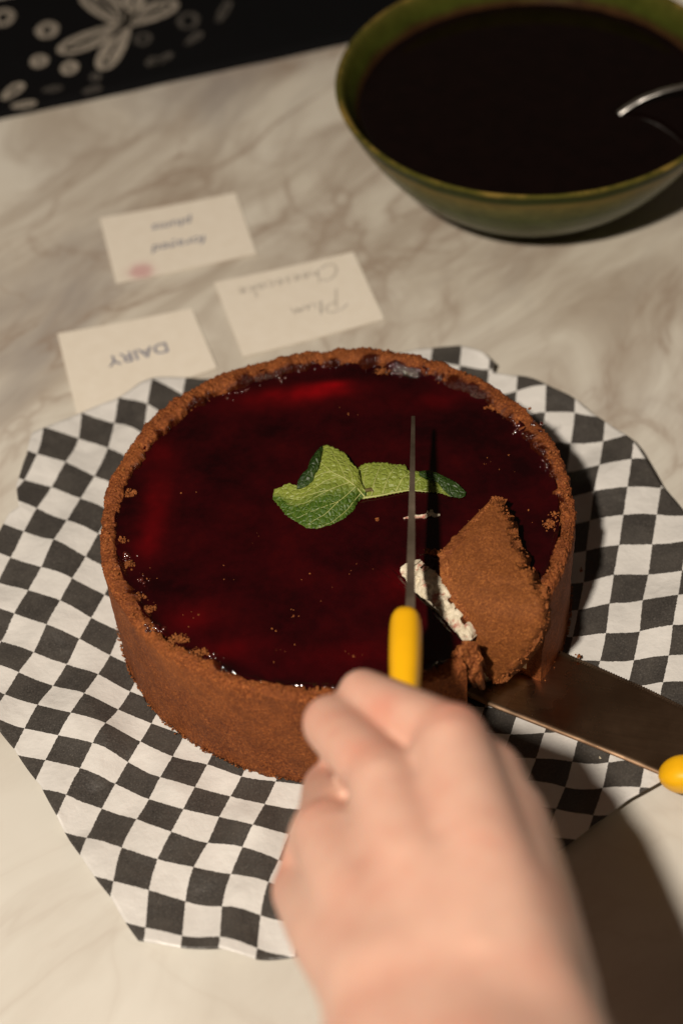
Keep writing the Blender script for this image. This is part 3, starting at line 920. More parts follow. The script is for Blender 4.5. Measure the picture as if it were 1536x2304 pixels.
# ------------------------------------------------------------------ the knife
kn = thing('knife', (3.30, 0.96, 5.50), 'knife with thin steel blade and yellow handle, held over the cake', 'knife')
tip = np.array((3.57, 2.22, 8.60)); heel = np.array((2.42, -9.35, 9.50))
V = []
nb = 60
ax = heel - tip
lat = np.cross(ax / np.linalg.norm(ax), (0, 0, 1)); lat /= np.linalg.norm(lat)
dn = np.array((-0.10, 0, -1.0)); dn /= np.linalg.norm(dn)
for i in range(nb):
    t = i / (nb - 1)
    sp = tip + ax * t
    h = 1.35 * min(1, 0.10 + 1.35 * t ** 0.62) if t < 0.5 else 1.35
    th_ = 0.075 + 0.11 * t
    V += [sp - lat * th_, sp + lat * th_, sp + lat * th_ * 0.7 + dn * h * 0.6, sp + dn * h, sp - lat * th_ * 0.7 + dn * h * 0.6]
F = grid_faces(nb, 5, wrap_v=True) + [(0, 1, 2, 3, 4), tuple((nb - 1) * 5 + k for k in range(5))[::-1]]
mk('blade', V, F, M['blade'], kn, smooth=False)
Vh, Fh = grip((2.30, -8.93, 9.25), (1.27, -19.74, 10.72), 70, 0.56, 0.90)
mk('handle', Vh, Fh, M['yellow'], kn)

# ------------------------------------------------------------------ the hand
BONES = [  # (point, radius) to (point, radius)
    ((3.85, -33.71, 18.79), 2.75, (3.68, -29.56, 16.64), 2.45), ((0.45, -33.49, 18.99), 2.75, (0.87, -29.37, 16.80), 2.45), ((2.13, -33.77, 19.28), 3.0, (2.27, -29.47, 16.72), 2.7),
    ((3.60, -30.01, 17.58), 2.3, (3.05, -18.50, 14.58), 1.22), ((2.46, -29.45, 17.41), 2.3, (0.80, -19.62, 14.23), 1.20), ((1.33, -28.97, 17.17), 2.2, (-1.11, -20.33, 12.62), 1.14), ((0.71, -28.52, 16.91), 2.2, (-2.08, -21.01, 10.50), 1.05),
    ((0.33, -25.03, 14.01), 1.6, (-1.83, -21.29, 10.24), 1.1), ((-1.28, -19.74, 11.80), 1.1, (-1.94, -20.44, 10.07), 1.05), ((0.34, -23.04, 13.66), 1.5, (-1.22, -20.33, 12.08), 1.1),
    ((3.05, -18.50, 14.58), 1.15, (0.41, -14.48, 12.03), 0.88), ((0.41, -14.48, 12.03), 0.88, (0.92, -13.06, 8.99), 0.78), ((0.92, -13.06, 8.99), 0.78, (2.59, -13.75, 8.35), 0.70),
    ((0.81, -19.57, 14.27), 1.10, (-0.74, -15.52, 11.89), 1.02), ((-0.74, -15.52, 11.89), 1.02, (-0.17, -13.70, 7.58), 0.82), ((-0.17, -13.70, 7.58), 0.82, (2.14, -15.01, 7.73), 0.72),
    ((-1.11, -20.33, 12.62), 1.06, (-1.04, -16.53, 9.59), 0.92), ((-1.04, -16.53, 9.59), 0.92, (0.16, -15.25, 6.70), 0.78), ((0.16, -15.25, 6.70), 0.78, (1.84, -16.49, 7.46), 0.7),
    ((-2.08, -21.01, 10.50), 0.98, (-1.48, -17.73, 8.22), 0.80), ((-1.48, -17.73, 8.22), 0.80, (-0.29, -16.73, 6.15), 0.7), ((-0.29, -16.73, 6.15), 0.7, (1.23, -18.02, 7.41), 0.62),
    ((4.27, -28.33, 16.13), 2.0, (4.29, -21.37, 14.11), 1.5), ((4.29, -21.37, 14.11), 1.45, (3.75, -17.18, 11.72), 1.05), ((3.75, -17.18, 11.72), 1.0, (2.37, -14.79, 9.84), 0.8), ((3.96, -27.03, 16.25), 2.0, (3.90, -19.65, 13.79), 1.45), ((3.56, -24.19, 15.05), 1.9, (3.51, -18.76, 13.53), 1.3),
    ((2.95, -21.20, 12.78), 1.9, (1.35, -23.65, 13.23), 2.0), ((3.97, -19.68, 12.81), 1.5, (3.07, -18.18, 13.51), 1.2),
]


def capsule(a, ra, b, rb, n=18, cap=6):
    a, b = Vector(a), Vector(b)
    t = (b - a); L = t.length; t.normalize()
    s = t.cross(Vector((0.3, 0.1, 1))).normalized(); u = s.cross(t)
    rings = []
    for k in range(cap):
        an = -math.pi / 2 + (math.pi / 2) * k / cap
        rings.append((a + t * (ra * math.sin(an)), max(ra * math.cos(an), 0.02)))
    for k in range(9):
        f = k / 8
        rings.append((a + t * (L * f), ra + (rb - ra) * f))
    for k in range(1, cap + 1):
        an = (math.pi / 2) * k / cap
        rings.append((b + t * (rb * math.sin(an)), max(rb * math.cos(an), 0.02)))
    V = []
    for c, r in rings:
        for i in range(n):
            q = 2 * math.pi * i / n
            V.append(tuple(c + s * (math.cos(q) * r) + u * (math.sin(q) * r)))
    F = grid_faces(len(rings), n, wrap_v=True) + [tuple(range(n))[::-1], tuple(range((len(rings) - 1) * n, len(rings) * n))]
    return V, F


V, F = [], []
for a, ra, b, rb in BONES:
    v, f = capsule(a, ra, b, rb)
    F += [[k + len(V) for k in q] for q in f]; V += v
tmp = mk('hand_form', V, F, M['skin'])
rm = tmp.modifiers.new('remesh', 'REMESH'); rm.mode = 'VOXEL'; rm.voxel_size = 0.0016
s1 = tmp.modifiers.new('smooth', 'SMOOTH'); s1.factor = 0.5; s1.iterations = 14
dg = bpy.context.evaluated_depsgraph_get()
me = bpy.data.meshes.new_from_object(tmp.evaluated_get(dg))
bpy.data.objects.remove(tmp)
co = np.zeros(len(me.vertices) * 3); me.vertices.foreach_get('co', co); co = co.reshape(-1, 3) / S
ed_ = np.array([tuple(e.vertices) for e in me.edges])
deg_ = np.bincount(ed_.ravel(), minlength=len(co))[:, None]
wt = 1.0 - np.clip(((co - np.array((2.71, -25.53, 16.26))) @ (np.array((3.25, -20.47, 14.13)) - np.array((2.23, -29.92, 17.66))) / 10.0 + 1.2) / 2.4, 0, 1)
for _ in range(90):
    acc = np.zeros_like(co)
    np.add.at(acc, ed_[:, 0], co[ed_[:, 1]]); np.add.at(acc, ed_[:, 1], co[ed_[:, 0]])
    co = co + (acc / deg_ - co) * (0.6 * wt)[:, None]
KN = [((3.74, -18.03, 15.01), 1.1, .8), ((3.04, -18.07, 15.52), .9, .5), ((-0.03, -18.69, 14.95), .9, .7), ((0.72, -19.07, 15.14), .8, .45), ((-1.52, -19.76, 13.42), .9, .6), ((-2.64, -20.55, 11.33), .9, .6), ((0.99, -16.62, 13.59), .9, .8), ((0.74, -15.19, 12.19), .8, .7), ((-1.54, -15.38, 12.01), .7, .3), ((0.92, -24.49, 14.50), 1.4, .18), ((4.81, -22.66, 14.83), 1.3, .2), ((-1.50, -25.10, 13.94), 1.5, .2)]
flush_shade = np.zeros(len(co))  # reddened knuckles, plus painted shade in finger creases and on far knuckle slopes
for c, r, a in KN: flush_shade += a * np.exp(-((co - np.array(c)) ** 2).sum(1) / r ** 2)


def line_dist(pts):
    d = np.full(len(co), 1e9)
    P = lerp_poly(pts, 60)
    for p in P: d = np.minimum(d, ((co - p) ** 2).sum(1))
    return np.sqrt(d)


# tendons raised over the back of the hand, a vein between them
nr = np.zeros(len(co) * 3); me.vertices.foreach_get('normal', nr); nr = nr.reshape(-1, 3)
for pts, w, h in (([(0.80, -20.03, 15.07), (1.17, -22.81, 15.64), (1.75, -27.92, 18.28)], .42, .22), ([(3.01, -19.03, 15.45), (2.86, -22.32, 15.82), (2.78, -28.23, 18.67)], .5, .16), ([(-0.85, -20.81, 13.54), (-0.04, -23.34, 14.48), (1.09, -27.84, 17.53)], .42, .16), ([(-2.04, -21.43, 11.34), (-0.96, -23.85, 12.92), (0.57, -28.20, 17.07)], .42, .12)):
    d = line_dist(pts); co += nr * (1.9 * h * np.exp(-(d / w) ** 2))[:, None]
for pts, w, h in (([(1.76, -20.27, 14.31), (1.92, -23.09, 15.25), (2.22, -27.34, 17.86)], .5, -.14), ([(-0.17, -20.43, 13.35), (0.52, -22.97, 14.54), (1.39, -27.08, 17.29)], .45, -.13), ([(-1.59, -20.83, 11.62), (-0.63, -23.17, 13.27), (0.73, -27.67, 17.02)], .42, -.10)):
    d = line_dist(pts); co += nr * (1.5 * h * np.exp(-(d / w) ** 2))[:, None]
vein = np.exp(-(line_dist([(1.75, -22.01, 15.02), (0.92, -23.22, 15.13), (0.26, -25.05, 15.35), (-0.44, -25.57, 14.87)]) / .35) ** 2)
hand_v = co
hand_f = [tuple(p.vertices) for p in me.polygons]
person = mk('person', hand_v, hand_f, M['skin'], base=(2.23, -29.92, 17.66), attrs={'flush_shade': np.clip(flush_shade, 0, 1), 'vein': np.clip(vein, 0, 1)})
tag(person, 'bare pale hand of a person, knuckles up, gripping the yellow knife handle', 'person')

# ------------------------------------------------------------------ mint sprig on the glaze
mint = thing('mint_sprig', (0.91, 0.99, 5.50), 'sprig of green mint leaves lying on the middle of the dark glaze', 'mint')
def Zm(zx, zy, z): return None


def leaf(name, up_pts, low_pts, n, m, bulge, tone_fn, mat, quilt=0.03, serr=0.05, thick=0.02, parent=mint):
    A = lerp_poly(up_pts, n); B = lerp_poly(low_pts, n)
    top, tone = [], []
    for i in range(n):
        ph = (i / (n - 1)) * 1.0
        for j in range(m):
            s = j / (m - 1)
            a, b = A[i], B[i]
            ln = np.linalg.norm(b - a)
            sv_ = serr * abs(((i * 0.30) % 1.0) - 0.25) * min(1, ln)
            a2 = a + (a - b) / max(ln, 1e-6) * sv_; b2 = b + (b - a) / max(ln, 1e-6) * sv_
            p = a2 + (b2 - a2) * s
            x, y, z = p
            z = z + bulge * math.sin(math.pi * s) * math.sin(math.pi * min(1, ph * 1.2 + .1)) + quilt * (0.45 - vor(x, y, 0, 4.6)) * (2.4 if s > .45 else 1.2) * min(1, 4 * min(s, 1 - s) + .2)
            top.append((x, y, z)); tone.append(tone_fn(ph, s))
    V = top + [(x, y, z - thick) for x, y, z in top]
    F = []
    for i in range(n - 1):
        for j in range(m - 1):
            a = i * m + j
            F.append((a, a + 1, a + m + 1, a + m)); b = a + n * m
            F.append((b, b + m, b + m + 1, b + 1))
    ring = list(range(m)) + [i * m + m - 1 for i in range(1, n)] + [(n - 1) * m + j for j in range(m - 2, -1, -1)] + [i * m for i in range(n - 2, 0, -1)]
    for a, b in zip(ring, ring[1:] + ring[:1]): F.append((b, a, a + n * m, b + n * m))
    o = mk(name, V, F, mat, parent, attrs={'tone': tone + tone})
    return o, np.array(top)


def veins(parent, surf, lines, w):
    V, F = [], []
    for k, pts in enumerate(lines):
        P = lerp_poly(pts, 24)
        m = len(P)
        for i, q in enumerate(P):
            z = surf[np.argmin(((surf[:, :2] - q[:2]) ** 2).sum(1)), 2]
            P[i, 2] = z + 0.010
        P = smooth_poly(P, 3)
        r0 = w if k == 0 else w * 0.55
        v, f = tube(P, [r0 * (1 - 0.7 * i / (m - 1)) for i in range(m)], 6)
        F += [[a + len(V) for a in q] for q in f]; V += v
    return mk('vein', V, F, M['vein'], parent)


la, surf = leaf('leaf',
    [(1.33, 0.89, 5.75), (1.17, 1.23, 5.90), (1.11, 1.81, 6.05), (0.82, 2.25, 6.10), (0.59, 2.79, 6.15), (0.31, 2.99, 6.20), (0.06, 3.14, 6.25), (-0.20, 3.30, 6.25), (-0.41, 3.19, 6.20), (-0.57, 2.66, 6.15), (-0.81, 1.99, 6.05), (-1.13, 1.51, 5.90), (-1.56, 1.42, 5.80), (-1.94, 1.67, 5.75), (-2.29, 1.50, 5.70), (-2.56, 1.50, 5.65)],
    [(1.33, 0.67, 5.70), (0.99, 0.47, 5.60), (0.77, 0.03, 5.55), (0.26, -0.45, 5.52), (-0.28, -0.74, 5.52), (-0.81, -0.88, 5.52), (-1.33, -0.74, 5.52), (-1.78, -0.28, 5.52), (-2.10, 0.09, 5.54), (-2.39, 0.65, 5.56), (-2.64, 1.01, 5.60)],
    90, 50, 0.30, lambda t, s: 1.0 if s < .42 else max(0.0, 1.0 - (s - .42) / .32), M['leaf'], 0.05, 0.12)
veins(la, surf, [[(1.28, 0.58, 6.00), (0.54, 1.27, 6.00), (-0.10, 1.71, 6.00), (-0.59, 2.52, 6.00)], [(0.54, 1.27, 6.00), (0.36, 2.03, 6.00), (0.01, 2.87, 6.00)], [(0.84, 0.99, 6.00), (0.79, 1.63, 6.00), (0.60, 2.26, 6.00)], [(-0.10, 1.71, 6.00), (-0.64, 1.62, 6.00), (-1.13, 1.34, 6.00)],
                 [(0.30, 1.45, 6.00), (-0.42, 1.20, 6.00), (-1.15, 0.90, 6.00), (-1.81, 1.10, 6.00)], [(0.66, 1.12, 6.00), (-0.22, 0.76, 6.00), (-1.18, 0.38, 6.00), (-2.11, 0.62, 6.00)], [(0.93, 0.88, 6.00), (0.13, 0.22, 6.00), (-0.83, -0.05, 6.00), (-1.68, -0.20, 6.00)], [(1.10, 0.70, 6.00), (0.49, -0.07, 6.00), (-0.21, -0.63, 6.00), (-0.87, -0.85, 6.00)],
                 [(-0.22, 0.76, 6.00), (-0.97, 0.74, 6.00), (-1.73, 0.78, 6.00)], [(0.13, 0.22, 6.00), (-0.37, -0.23, 6.00), (-1.23, -0.63, 6.00)]], 0.035)
leaf('leaf_fold', [(-0.38, 3.17, 6.35), (-0.63, 2.80, 6.40), (-0.90, 2.37, 6.35), (-1.04, 1.91, 6.30), (-1.29, 1.74, 6.20), (-1.50, 1.49, 6.05), (-1.57, 1.17, 5.90)],
     [(-0.33, 3.01, 6.32), (-0.48, 2.35, 6.35), (-0.61, 1.88, 6.25), (-0.80, 1.68, 6.20), (-0.85, 1.42, 6.10), (-1.14, 1.25, 5.98), (-1.45, 1.20, 5.88)], 44, 12, 0.12, lambda t, s: .5 * s, M['leaf_dark'], 0.03, 0.1, parent=la)
lb, surf = leaf('leaf',
    [(1.12, 2.26, 5.75), (1.41, 2.39, 5.80), (1.81, 2.37, 5.85), (2.28, 2.29, 5.85), (2.64, 2.14, 5.85), (3.13, 2.05, 5.85), (3.21, 1.74, 5.80), (3.70, 1.63, 5.80), (4.20, 1.51, 5.75), (4.44, 1.03, 5.70), (4.67, 0.57, 5.60)],
    [(1.09, 0.59, 5.60), (1.66, 0.60, 5.60), (2.34, 0.70, 5.60), (3.12, 0.81, 5.60), (3.61, 0.73, 5.60), (4.07, 0.64, 5.58), (4.52, 0.53, 5.56), (4.91, 0.26, 5.55)],
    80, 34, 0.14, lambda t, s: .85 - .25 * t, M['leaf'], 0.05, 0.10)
veins(lb, surf, [[(1.09, 0.59, 5.60), (1.66, 0.60, 5.60), (2.34, 0.70, 5.60), (3.12, 0.81, 5.60), (4.07, 0.62, 5.60)], [(1.55, 0.64, 5.60), (1.80, 1.44, 5.60), (2.16, 2.33, 5.60)], [(2.03, 0.68, 5.60), (2.38, 1.50, 5.60), (2.82, 2.12, 5.60)], [(2.61, 0.77, 5.60), (2.94, 1.31, 5.60), (3.36, 1.71, 5.60)], [(1.27, 0.64, 5.60), (1.29, 1.50, 5.60), (1.54, 2.27, 5.60)], [(3.09, 0.82, 5.60), (3.49, 1.11, 5.60), (3.91, 1.45, 5.60)]], 0.05)
leaf('leaf_fold', [(3.66, 1.54, 5.95), (4.17, 1.49, 6.00), (4.54, 1.25, 5.95), (5.04, 0.92, 5.85), (5.28, 0.72, 5.78), (5.56, 0.37, 5.65)],
     [(3.67, 1.31, 5.92), (3.92, 1.11, 5.90), (4.38, 0.95, 5.85), (4.60, 0.57, 5.75), (4.90, 0.21, 5.65), (5.29, 0.11, 5.60), (5.50, 0.19, 5.60)], 50, 16, 0.10, lambda t, s: .3, M['leaf_dark'], 0.04, 0.08, parent=lb)
v, f = tube([(1.14, 0.86, 5.72), (1.33, 0.87, 5.74), (1.56, 0.94, 5.72), (1.66, 0.84, 5.62)], [.07, .09, .09, .05], 8)
mk('stem', v, f, M['stem'], mint)

# ------------------------------------------------------------------ the bowl of sauce, the spoon
BC = (12.24, 28.26)
bowl = thing('bowl', (BC[0], BC[1], 0), 'wide green glazed ceramic bowl full of dark sauce, behind the cake', 'bowl')


def lathe(prof, n, close=False):
    V = []
    for i in range(n):
        a = 2 * math.pi * i / n
        for r, z in prof: V.append((BC[0] + r * math.cos(a), BC[1] + r * math.sin(a), z))
    return V, grid_faces(n, len(prof), wrap_u=True)


outer = [(0.0, 0.25), (4.4, 0.25), (4.5, 0.0), (4.6, 0.0), (4.8, 0.4), (5.6, 0.95), (6.6, 1.7), (7.65, 2.65), (8.5, 3.65), (9.2, 4.65), (9.75, 5.6), (10.18, 6.5), (10.38, 6.95), (10.42, 7.1)]
v, f = lathe(smooth_poly(lerp_poly(outer, 60), 1), 160)
mk('bowl_body', v, f, M['bowl_out'], bowl)
inner = [(10.42, 7.1), (10.38, 7.22), (10.25, 7.27), (10.1, 7.2), (9.98, 7.0), (9.70, 6.4), (9.15, 5.4), (8.4, 4.3), (7.3, 3.1), (6.0, 2.0), (4.6, 1.2), (2.0, 0.9), (0.0, 0.85)]
v, f = lathe(smooth_poly(lerp_poly(inner, 60), 1), 160)
mk('bowl_lining', v, f, M['bowl_in'], bowl)
V = [(BC[0], BC[1], 5.5)]
n = 160
rs = [2, 4, 6, 7.5, 8.4, 8.8, 9.0, 9.12, 9.22]
for i in range(n):
    a = 2 * math.pi * i / n
    for r in rs:
        V.append((BC[0] + r * math.cos(a), BC[1] + r * math.sin(a), 5.5 + (0.14 + .05 * fbm(math.cos(a), math.sin(a), 0, 9)) * math.exp((r - 9.22) / .14) ))
F = [(0, 1 + i * len(rs), 1 + ((i + 1) % n) * len(rs)) for i in range(n)] + [tuple(1 + q for q in fc)[::-1] for fc in grid_faces(n, len(rs), wrap_u=True)]
tag(mk('plum_sauce', V, F, M['sauce'], base=(BC[0], BC[1], 5.5)), 'nearly black plum sauce filling the green bowl', 'sauce')

spn = thing('spoon', (16.73, 26.65, 5.50), 'silver spoon handle rising out of the dark sauce at the right', 'spoon')
path = smooth_poly(lerp_poly([(16.18, 26.60, 5.20), (16.78, 26.66, 5.65), (17.70, 26.98, 6.00), (18.80, 26.81, 6.50), (19.80, 26.24, 7.10), (21.26, 24.93, 8.20), (23.36, 23.01, 9.60)], 50), 3)
v, f = tube(path, [0.20 + 0.10 * k / 49 for k in range(50)], 12, 0.4)
mk('spoon_handle', v, f, M['spoon'], spn)
V = []
dirv = path[0] - path[6]; dirv /= np.linalg.norm(dirv); sd = np.cross(dirv, (0, 0, 1)); sd /= np.linalg.norm(sd)
for i in range(17):
    for j in range(11):
        t = i / 16; s = (j / 10 - .5) * 2
        wd = 1.35 * math.sin(math.pi * (0.06 + 0.90 * t) ** 0.8)
        V.append(path[0] + dirv * (4.4 * t) * np.array((1, 1, .25)) + sd * wd * s + np.array((0, 0, -0.35 - 0.7 * math.sin(math.pi * t) * (1 - s * s))))
ob = mk('spoon_bowl', V, grid_faces(17, 11), M['spoon'], spn)
ob.modifiers.new('thickness', 'SOLIDIFY').thickness = 0.0012

# ------------------------------------------------------------------ label cards with upside-down writing
def text_mesh(body, size, shear, offset):
    cu = bpy.data.curves.new('lettering', 'FONT')
    cu.body = body; cu.size = size; cu.shear = shear; cu.align_x = 'CENTER'; cu.align_y = 'CENTER'; cu.offset = offset
    ob = bpy.data.objects.new('lettering', cu); COL.objects.link(ob)
    dg = bpy.context.evaluated_depsgraph_get(); dg.update()
    me = bpy.data.meshes.new_from_object(ob.evaluated_get(dg))
    V = [tuple(v.co) for v in me.vertices]; F = [tuple(p.vertices) for p in me.polygons]
    bpy.data.objects.remove(ob)
    return V, F


def ribbon(strokes, w):
    V, F = [], []
    for st in strokes:
        P = np.array(st, float)
        if len(P) > 2: P = smooth_poly(lerp_poly(st, max(8, len(st) * 5)), 3)
        o = len(V)
        for i in range(len(P)):
            d = P[min(i + 1, len(P) - 1)] - P[max(i - 1, 0)]
            nl = np.hypot(*d) or 1
            nv = np.array((-d[1], d[0])) / nl * w
            V += [(*(P[i] + nv), 0), (*(P[i] - nv), 0)]
        F += [(o + 2 * i, o + 2 * i + 1, o + 2 * i + 3, o + 2 * i + 2) for i in range(len(P) - 1)]
    return V, F


def card(corners, mat, z, label):
    """corners: back left, back right, front right, front left; the writing faces the far side of the table"""
    c = np.array(corners, float)
    ctr = c.mean(0)
    NN = 14
    V = []
    for lev in (1, 0):
        for i in range(NN + 1):
            for j in range(NN + 1):
                u, w = i / NN, j / NN
                p = (c[0] * (1 - u) + c[1] * u) * (1 - w) + (c[3] * (1 - u) + c[2] * u) * w
                p = p + np.array((0, 0, 0.05 * (2 * u - 1) ** 2 + 0.03 * w * w))
                p[2] -= 0.035 * (1 - lev)
                V.append(p)
    n1 = (NN + 1) ** 2
    F = [tuple(q[::-1]) for q in grid_faces(NN + 1, NN + 1)] + [tuple(k + n1 for k in q) for q in grid_faces(NN + 1, NN + 1)]
    ring = [i * (NN + 1) for i in range(NN + 1)] + [NN * (NN + 1) + j for j in range(1, NN + 1)] + [i * (NN + 1) + NN for i in range(NN - 1, -1, -1)] + [j for j in range(NN - 1, 0, -1)]
    for a, b in zip(ring, ring[1:] + ring[:1]): F.append((a, b, b + n1, a + n1))
    o = mk('label_card', V, F, mat, base=(ctr[0], ctr[1], z), smooth=False)
    tag(o, label, 'card', 'paper label cards behind the cake')
    ex = ((c[0] + c[3]) - (c[1] + c[2])) / 2; ex /= np.linalg.norm(ex)           # the writing runs from right to left
    ey = ((c[3] + c[2]) - (c[0] + c[1])) / 2; ey -= ex * (ey @ ex); ey /= np.linalg.norm(ey)
    ey = -np.cross(ex, (0, 0, 1)) if False else ey
    return o, ctr, ex, ey


def letter(o, ctr, ex, ey, VF, at, mat, z):
    V, F = VF
    at = np.array(at, float)
    W_ = []
    c0 = at
    for x, y, _ in V:
        p = c0 + ex * x + ey * y
        W_.append((p[0], p[1], z))
    # follow the card's slight curl
    u = [((q - ctr[:2]) @ ex[:2]) / 3.6 for q in np.array(W_)[:, :2]]
    W_ = [(x, y, z + 0.055 * k * k + 0.02) for (x, y, _), k in zip(W_, u)]
    return mk('lettering', W_, F, mat, o, smooth=False)


zc = 0.06
stain = np.array((-9.32, 23.66, 0.06)) 
cf = [(-11.68, 28.59, 0.06), (-4.11, 29.81, 0.06), (-3.09, 24.30, 0.06), (-10.64, 22.80, 0.06)]
ctr_f = np.array(cf).mean(0)
o, ctr, ex, ey = card(cf, mat_card((stain[0] - ctr_f[0], stain[1] - ctr_f[1])), zc, 'cream label card reading foraged plums upside down, with a pink smear')
letter(o, ctr, ex, ey, text_mesh('foraged', 0.98, 0.25, 0.004), (-7.24, 25.75, 0.06), M['ink_blue'], zc + .012)
letter(o, ctr, ex, ey, text_mesh('plums', 0.95, 0.25, 0.004), (-7.63, 27.51, 0.06), M['ink_blue'], zc + .012)
cd = [(-13.62, 19.21, 0.06), (-6.62, 20.29, 0.06), (-5.37, 15.50, 0.06), (-12.37, 13.03, 0.06)]
o, ctr, ex, ey = card(cd, mat_card(), zc, 'cream label card reading DAIRY upside down, leftmost beside the checked paper')
letter(o, ctr, ex, ey, text_mesh('DAIRY', 1.12, 0.0, 0.006), (-9.40, 17.12, 0.06), M['ink_blue'], zc + .012)
cp = [(-5.42, 22.21, 0.06), (2.08, 23.75, 0.06), (3.30, 18.10, 0.06), (-4.03, 16.16, 0.06)]
o, ctr, ex, ey = card(cp, mat_card(), zc, 'cream label card with handwritten Plum Cheesecake upside down, right behind the cake')
HW = {'P': ([[(0, -.55), (.12, .1), (.2, .75)], [(-.35, .62), (.0, .92), (.5, .95), (.75, .7), (.6, .4), (.15, .3)]], .75), 'l': ([[(0, .0), (.14, .55), (.22, .95), (.1, .6), (.08, .1), (.2, .0)]], .3),
      'u': ([[(0, .42), (.02, .08), (.2, .0), (.34, .2), (.38, .42), (.38, .1), (.5, .0)]], .55), 'm': ([[(0, 0), (.04, .42), (.05, .2), (.2, .42), (.26, .0), (.3, .3), (.44, .42), (.5, .0), (.6, .02)]], .65),
      'C': ([[(.75, .75), (.55, .98), (.15, .8), (-.1, .3), (.05, -.1), (.4, -.18), (.7, .05)]], .8), 'h': ([[(.05, .95), (.02, .0), (.1, .3), (.25, .42), (.32, .2), (.34, .0)]], .45),
      'e': ([[(0, .2), (.28, .25), (.25, .4), (.1, .42), (0, .2), (.1, .0), (.34, .08)]], .4), 's': ([[(.28, .4), (.08, .38), (.1, .24), (.26, .14), (.18, .0), (0, .04)]], .38),
      'c': ([[(.3, .36), (.12, .42), (0, .2), (.12, .0), (.32, .06)]], .38), 'a': ([[(.3, .38), (.08, .4), (0, .15), (.12, .0), (.3, .2), (.32, .4), (.32, .05), (.42, .0)]], .46), 'k': ([[(.05, .9), (.03, .0)], [(.36, .45), (.06, .2), (.4, .0)]], .46)}


def hand_write(word, size, w):
    x = 0; st = []
    for ch in word:
        strokes, adv = HW[ch]
        st += [[((x + a + .12 * b) * size, b * size) for a, b in s] for s in strokes]
        x += adv + .03
    V, F = ribbon(st, w)
    return [(a - x * size / 2, b - .25 * size, c) for a, b, c in V], F


letter(o, ctr, ex, ey, hand_write('Plum', 1.15, 0.026), (-0.22, 19.61, 0.06), M['pencil'], zc + .012)
letter(o, ctr, ex, ey, hand_write('Cheesecake', 1.12, 0.026), (-1.58, 21.88, 0.06), M['pencil'], zc + .012)

# ------------------------------------------------------------------ black printed cloth at the back
nap_front = [np.array((-17.88, 38.96, 0.35)), np.array((2.79, 43.66, 0.35))]
nd = nap_front[1] - nap_front[0]; nd /= np.linalg.norm(nd)
nn = np.array((-nd[1], nd[0], 0))
n0 = nap_front[0] - nd * 14
LN, DN = 46.0, 13.3
V = []
NX, NY = 90, 40
for i in range(NX):
    for j in range(NY):
        u, w = i / (NX - 1), j / (NY - 1)
        p = n0 + nd * LN * u + nn * DN * w
        ed = min(w, 1 - w) * DN
        z = 0.35 * (1 - math.exp(-ed / .18)) + 0.03 + 0.05 * fbm(p[0], p[1], 0, .25, 2)
        p = p + nn * 0.08 * fbm(p[0], p[1], 1, .3, 2)
        V.append((p[0], p[1], max(z, 0.03)))
nap = mk('bandana_napkin', V, grid_faces(NX, NY), M['cloth'], base=(n0 + nd * LN / 2 + nn * DN / 2) * np.array((1, 1, 0)))
nap.modifiers.new('thickness', 'SOLIDIFY').thickness = 0.001
tag(nap, 'folded black cloth with pale flower and ring print at the back of the counter', 'cloth')


def print_shape(kind, a, b, w, mat, V, F):
    """ring or petal outlines lying on the cloth"""
    zc_ = 0.52
    P = []
    if kind == 'ring':
        c, r = np.array(a), b
        for k in range(25):
            q = 2 * math.pi * k / 24
            P.append((c[0] + r * math.cos(q) * (1 + .12 * fbm(q, c[0], 0, 2)), c[1] + r * 1.45 * math.sin(q)))
    else:
        a, b_, wd = np.array(a[:2]), np.array(b[:2]), w[1]
        d = b_ - a; L = np.hypot(*d); d /= L; s = np.array((-d[1], d[0]))
        for k in range(41):
            q = 2 * math.pi * k / 40
            t = 0.5 - 0.5 * math.cos(q)
            P.append(tuple(a + d * L * t + s * math.sin(q) * wd * (0.55 + 0.6 * t)))
        w = w[0]
    Vr, Fr = ribbon([P], w)
    o = len(V)
    V += [(x, y, zc_) for x, y, _ in Vr]
    F += [tuple(o + q for q in fc) for fc in Fr]


V, F = [], []
fc = (-10.50, 47.37, 0.50)
for tp, wd in (((-14.46, 44.95, 0.50), .80), ((-11.82, 42.70, 0.50), .62), ((-7.49, 49.40, 0.50), .85), ((-13.09, 51.79, 0.50), .95), ((-9.67, 52.46, 0.50), .6)):
    print_shape('petal', fc, tp, (0.21, wd), None, V, F)
    mid = tuple(np.array(fc) + (np.array(tp) - np.array(fc)) * .2); md2 = tuple(np.array(fc) + (np.array(tp) - np.array(fc)) * .82)
    print_shape('petal', mid, md2, (0.10, wd * .40), None, V, F)
for c, r, w in (((-15.43, 47.49, 0.50), .5, .22), ((-18.31, 49.38, 0.50), .55, .2), ((-15.76, 44.08, 0.50), .36, .2), ((-13.86, 43.06, 0.50), .36, .2)):
    print_shape('ring', c, r, w, None, V, F)
print_shape('petal', (-17.68, 40.40, 0.50), (-16.74, 41.75, 0.50), (.16, .35), None, V, F)
print_shape('petal', (-17.09, 39.49, 0.50), (-15.82, 39.66, 0.50), (.14, .25), None, V, F)
mk('flower_print', V, F, M['print'], nap, smooth=False)
V, F = [], []
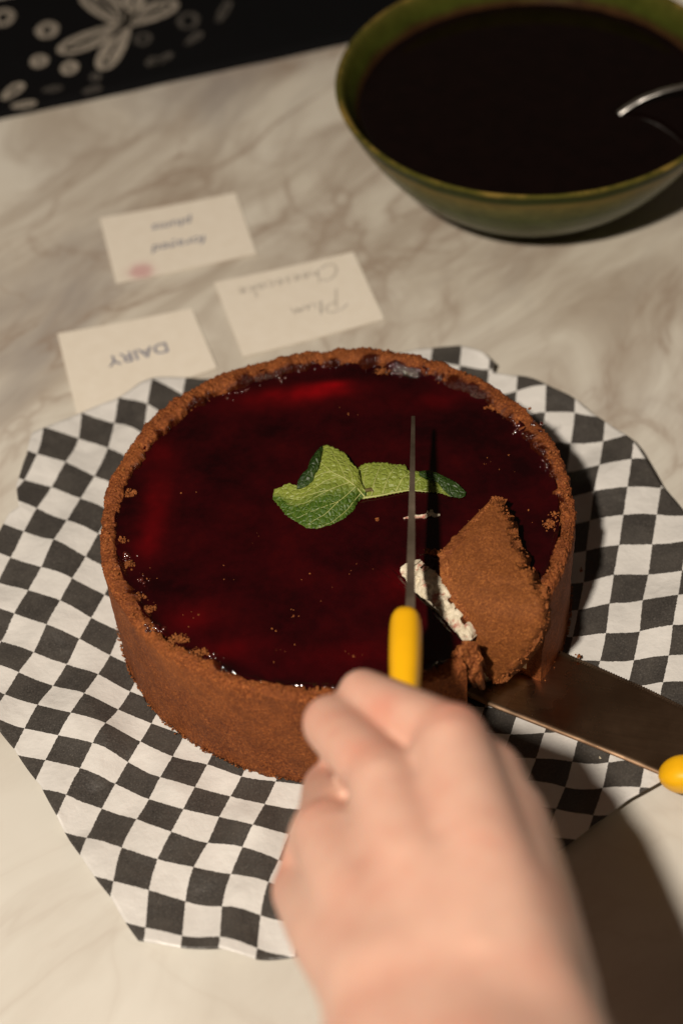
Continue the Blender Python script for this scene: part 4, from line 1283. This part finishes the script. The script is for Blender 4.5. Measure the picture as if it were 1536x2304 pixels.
for c, r, w in (((-6.60, 47.15, 0.50), .55, .16), ((-9.42, 45.54, 0.50), .4, .14), ((-12.25, 41.82, 0.50), .22, .14), ((-8.76, 42.90, 0.50), .3, .14)):
    print_shape('ring', c, r, w, None, V, F)
for a, b in (((-6.72, 44.53, 0.50), (-5.84, 45.62, 0.50)), ((-8.90, 42.44, 0.50), (-7.68, 43.60, 0.50)), ((-15.30, 40.88, 0.50), (-14.29, 41.00, 0.50)), ((-4.77, 46.71, 0.50), (-4.03, 48.90, 0.50)), ((-12.87, 40.32, 0.50), (-11.95, 40.65, 0.50))):
    print_shape('petal', a, b, (.12, .22), None, V, F)
o = mk('worn_print', V, F, M['print_dim'], nap, smooth=False); o['kind'] = 'stuff'

# ------------------------------------------------------------------ single crumbs
def crumb(c, r, mat, label):
    V, F = [], []
    crumb_geo(c, r, rng, V, F)
    for k in range(3):
        crumb_geo((c[0] + rng.gauss(0, r * .6), c[1] + rng.gauss(0, r * .6), c[2] + rng.uniform(-.3, .4) * r), r * .55, rng, V, F)
    tag(mk('crumb', V, F, mat, base=(c[0], c[1], c[2] - r), smooth=False), label, 'crumb', 'stray crumbs round the cake')


crumb((1.70, -0.65, 5.55), .10, M['crust_in'], 'pale crumb on the glaze just below the mint sprig')
crumb((0.91, 5.87, 5.50), .05, M['crust_in'], 'tiny orange crumb on the glaze near the back rim')
crumb((-2.05, -5.48, 5.50), .06, M['crust_in'], 'small orange crumb on the glaze left of the yellow knife handle')
crumb((-5.87, -4.98, 5.50), .06, M['crust_in'], 'small crumb on the glaze near the front left rim')
crumb((0.21, -7.79, 5.50), .06, M['crust_in'], 'small crumb on the glaze above the knuckles')
crumb((9.74, -4.93, 0.55), .09, M['crust_in'], 'crumb at the far edge of the steel server blade')
crumb((7.32, -5.49, 0.50), .07, M['crust_in'], 'crumb on the steel server blade beside the slice')
crumb((10.60, -0.02, 0.30), .08, M['crust_in'], 'brown crumb on a white check of the paper right of the cake')
crumb((3.85, -3.02, 5.75), .24, M['crust_in'], 'big brown crumb fallen left of the tipped up slice')
crumb((9.81, -10.03, 0.35), .05, M['cream'], 'pale crumb on a black check in front of the server')
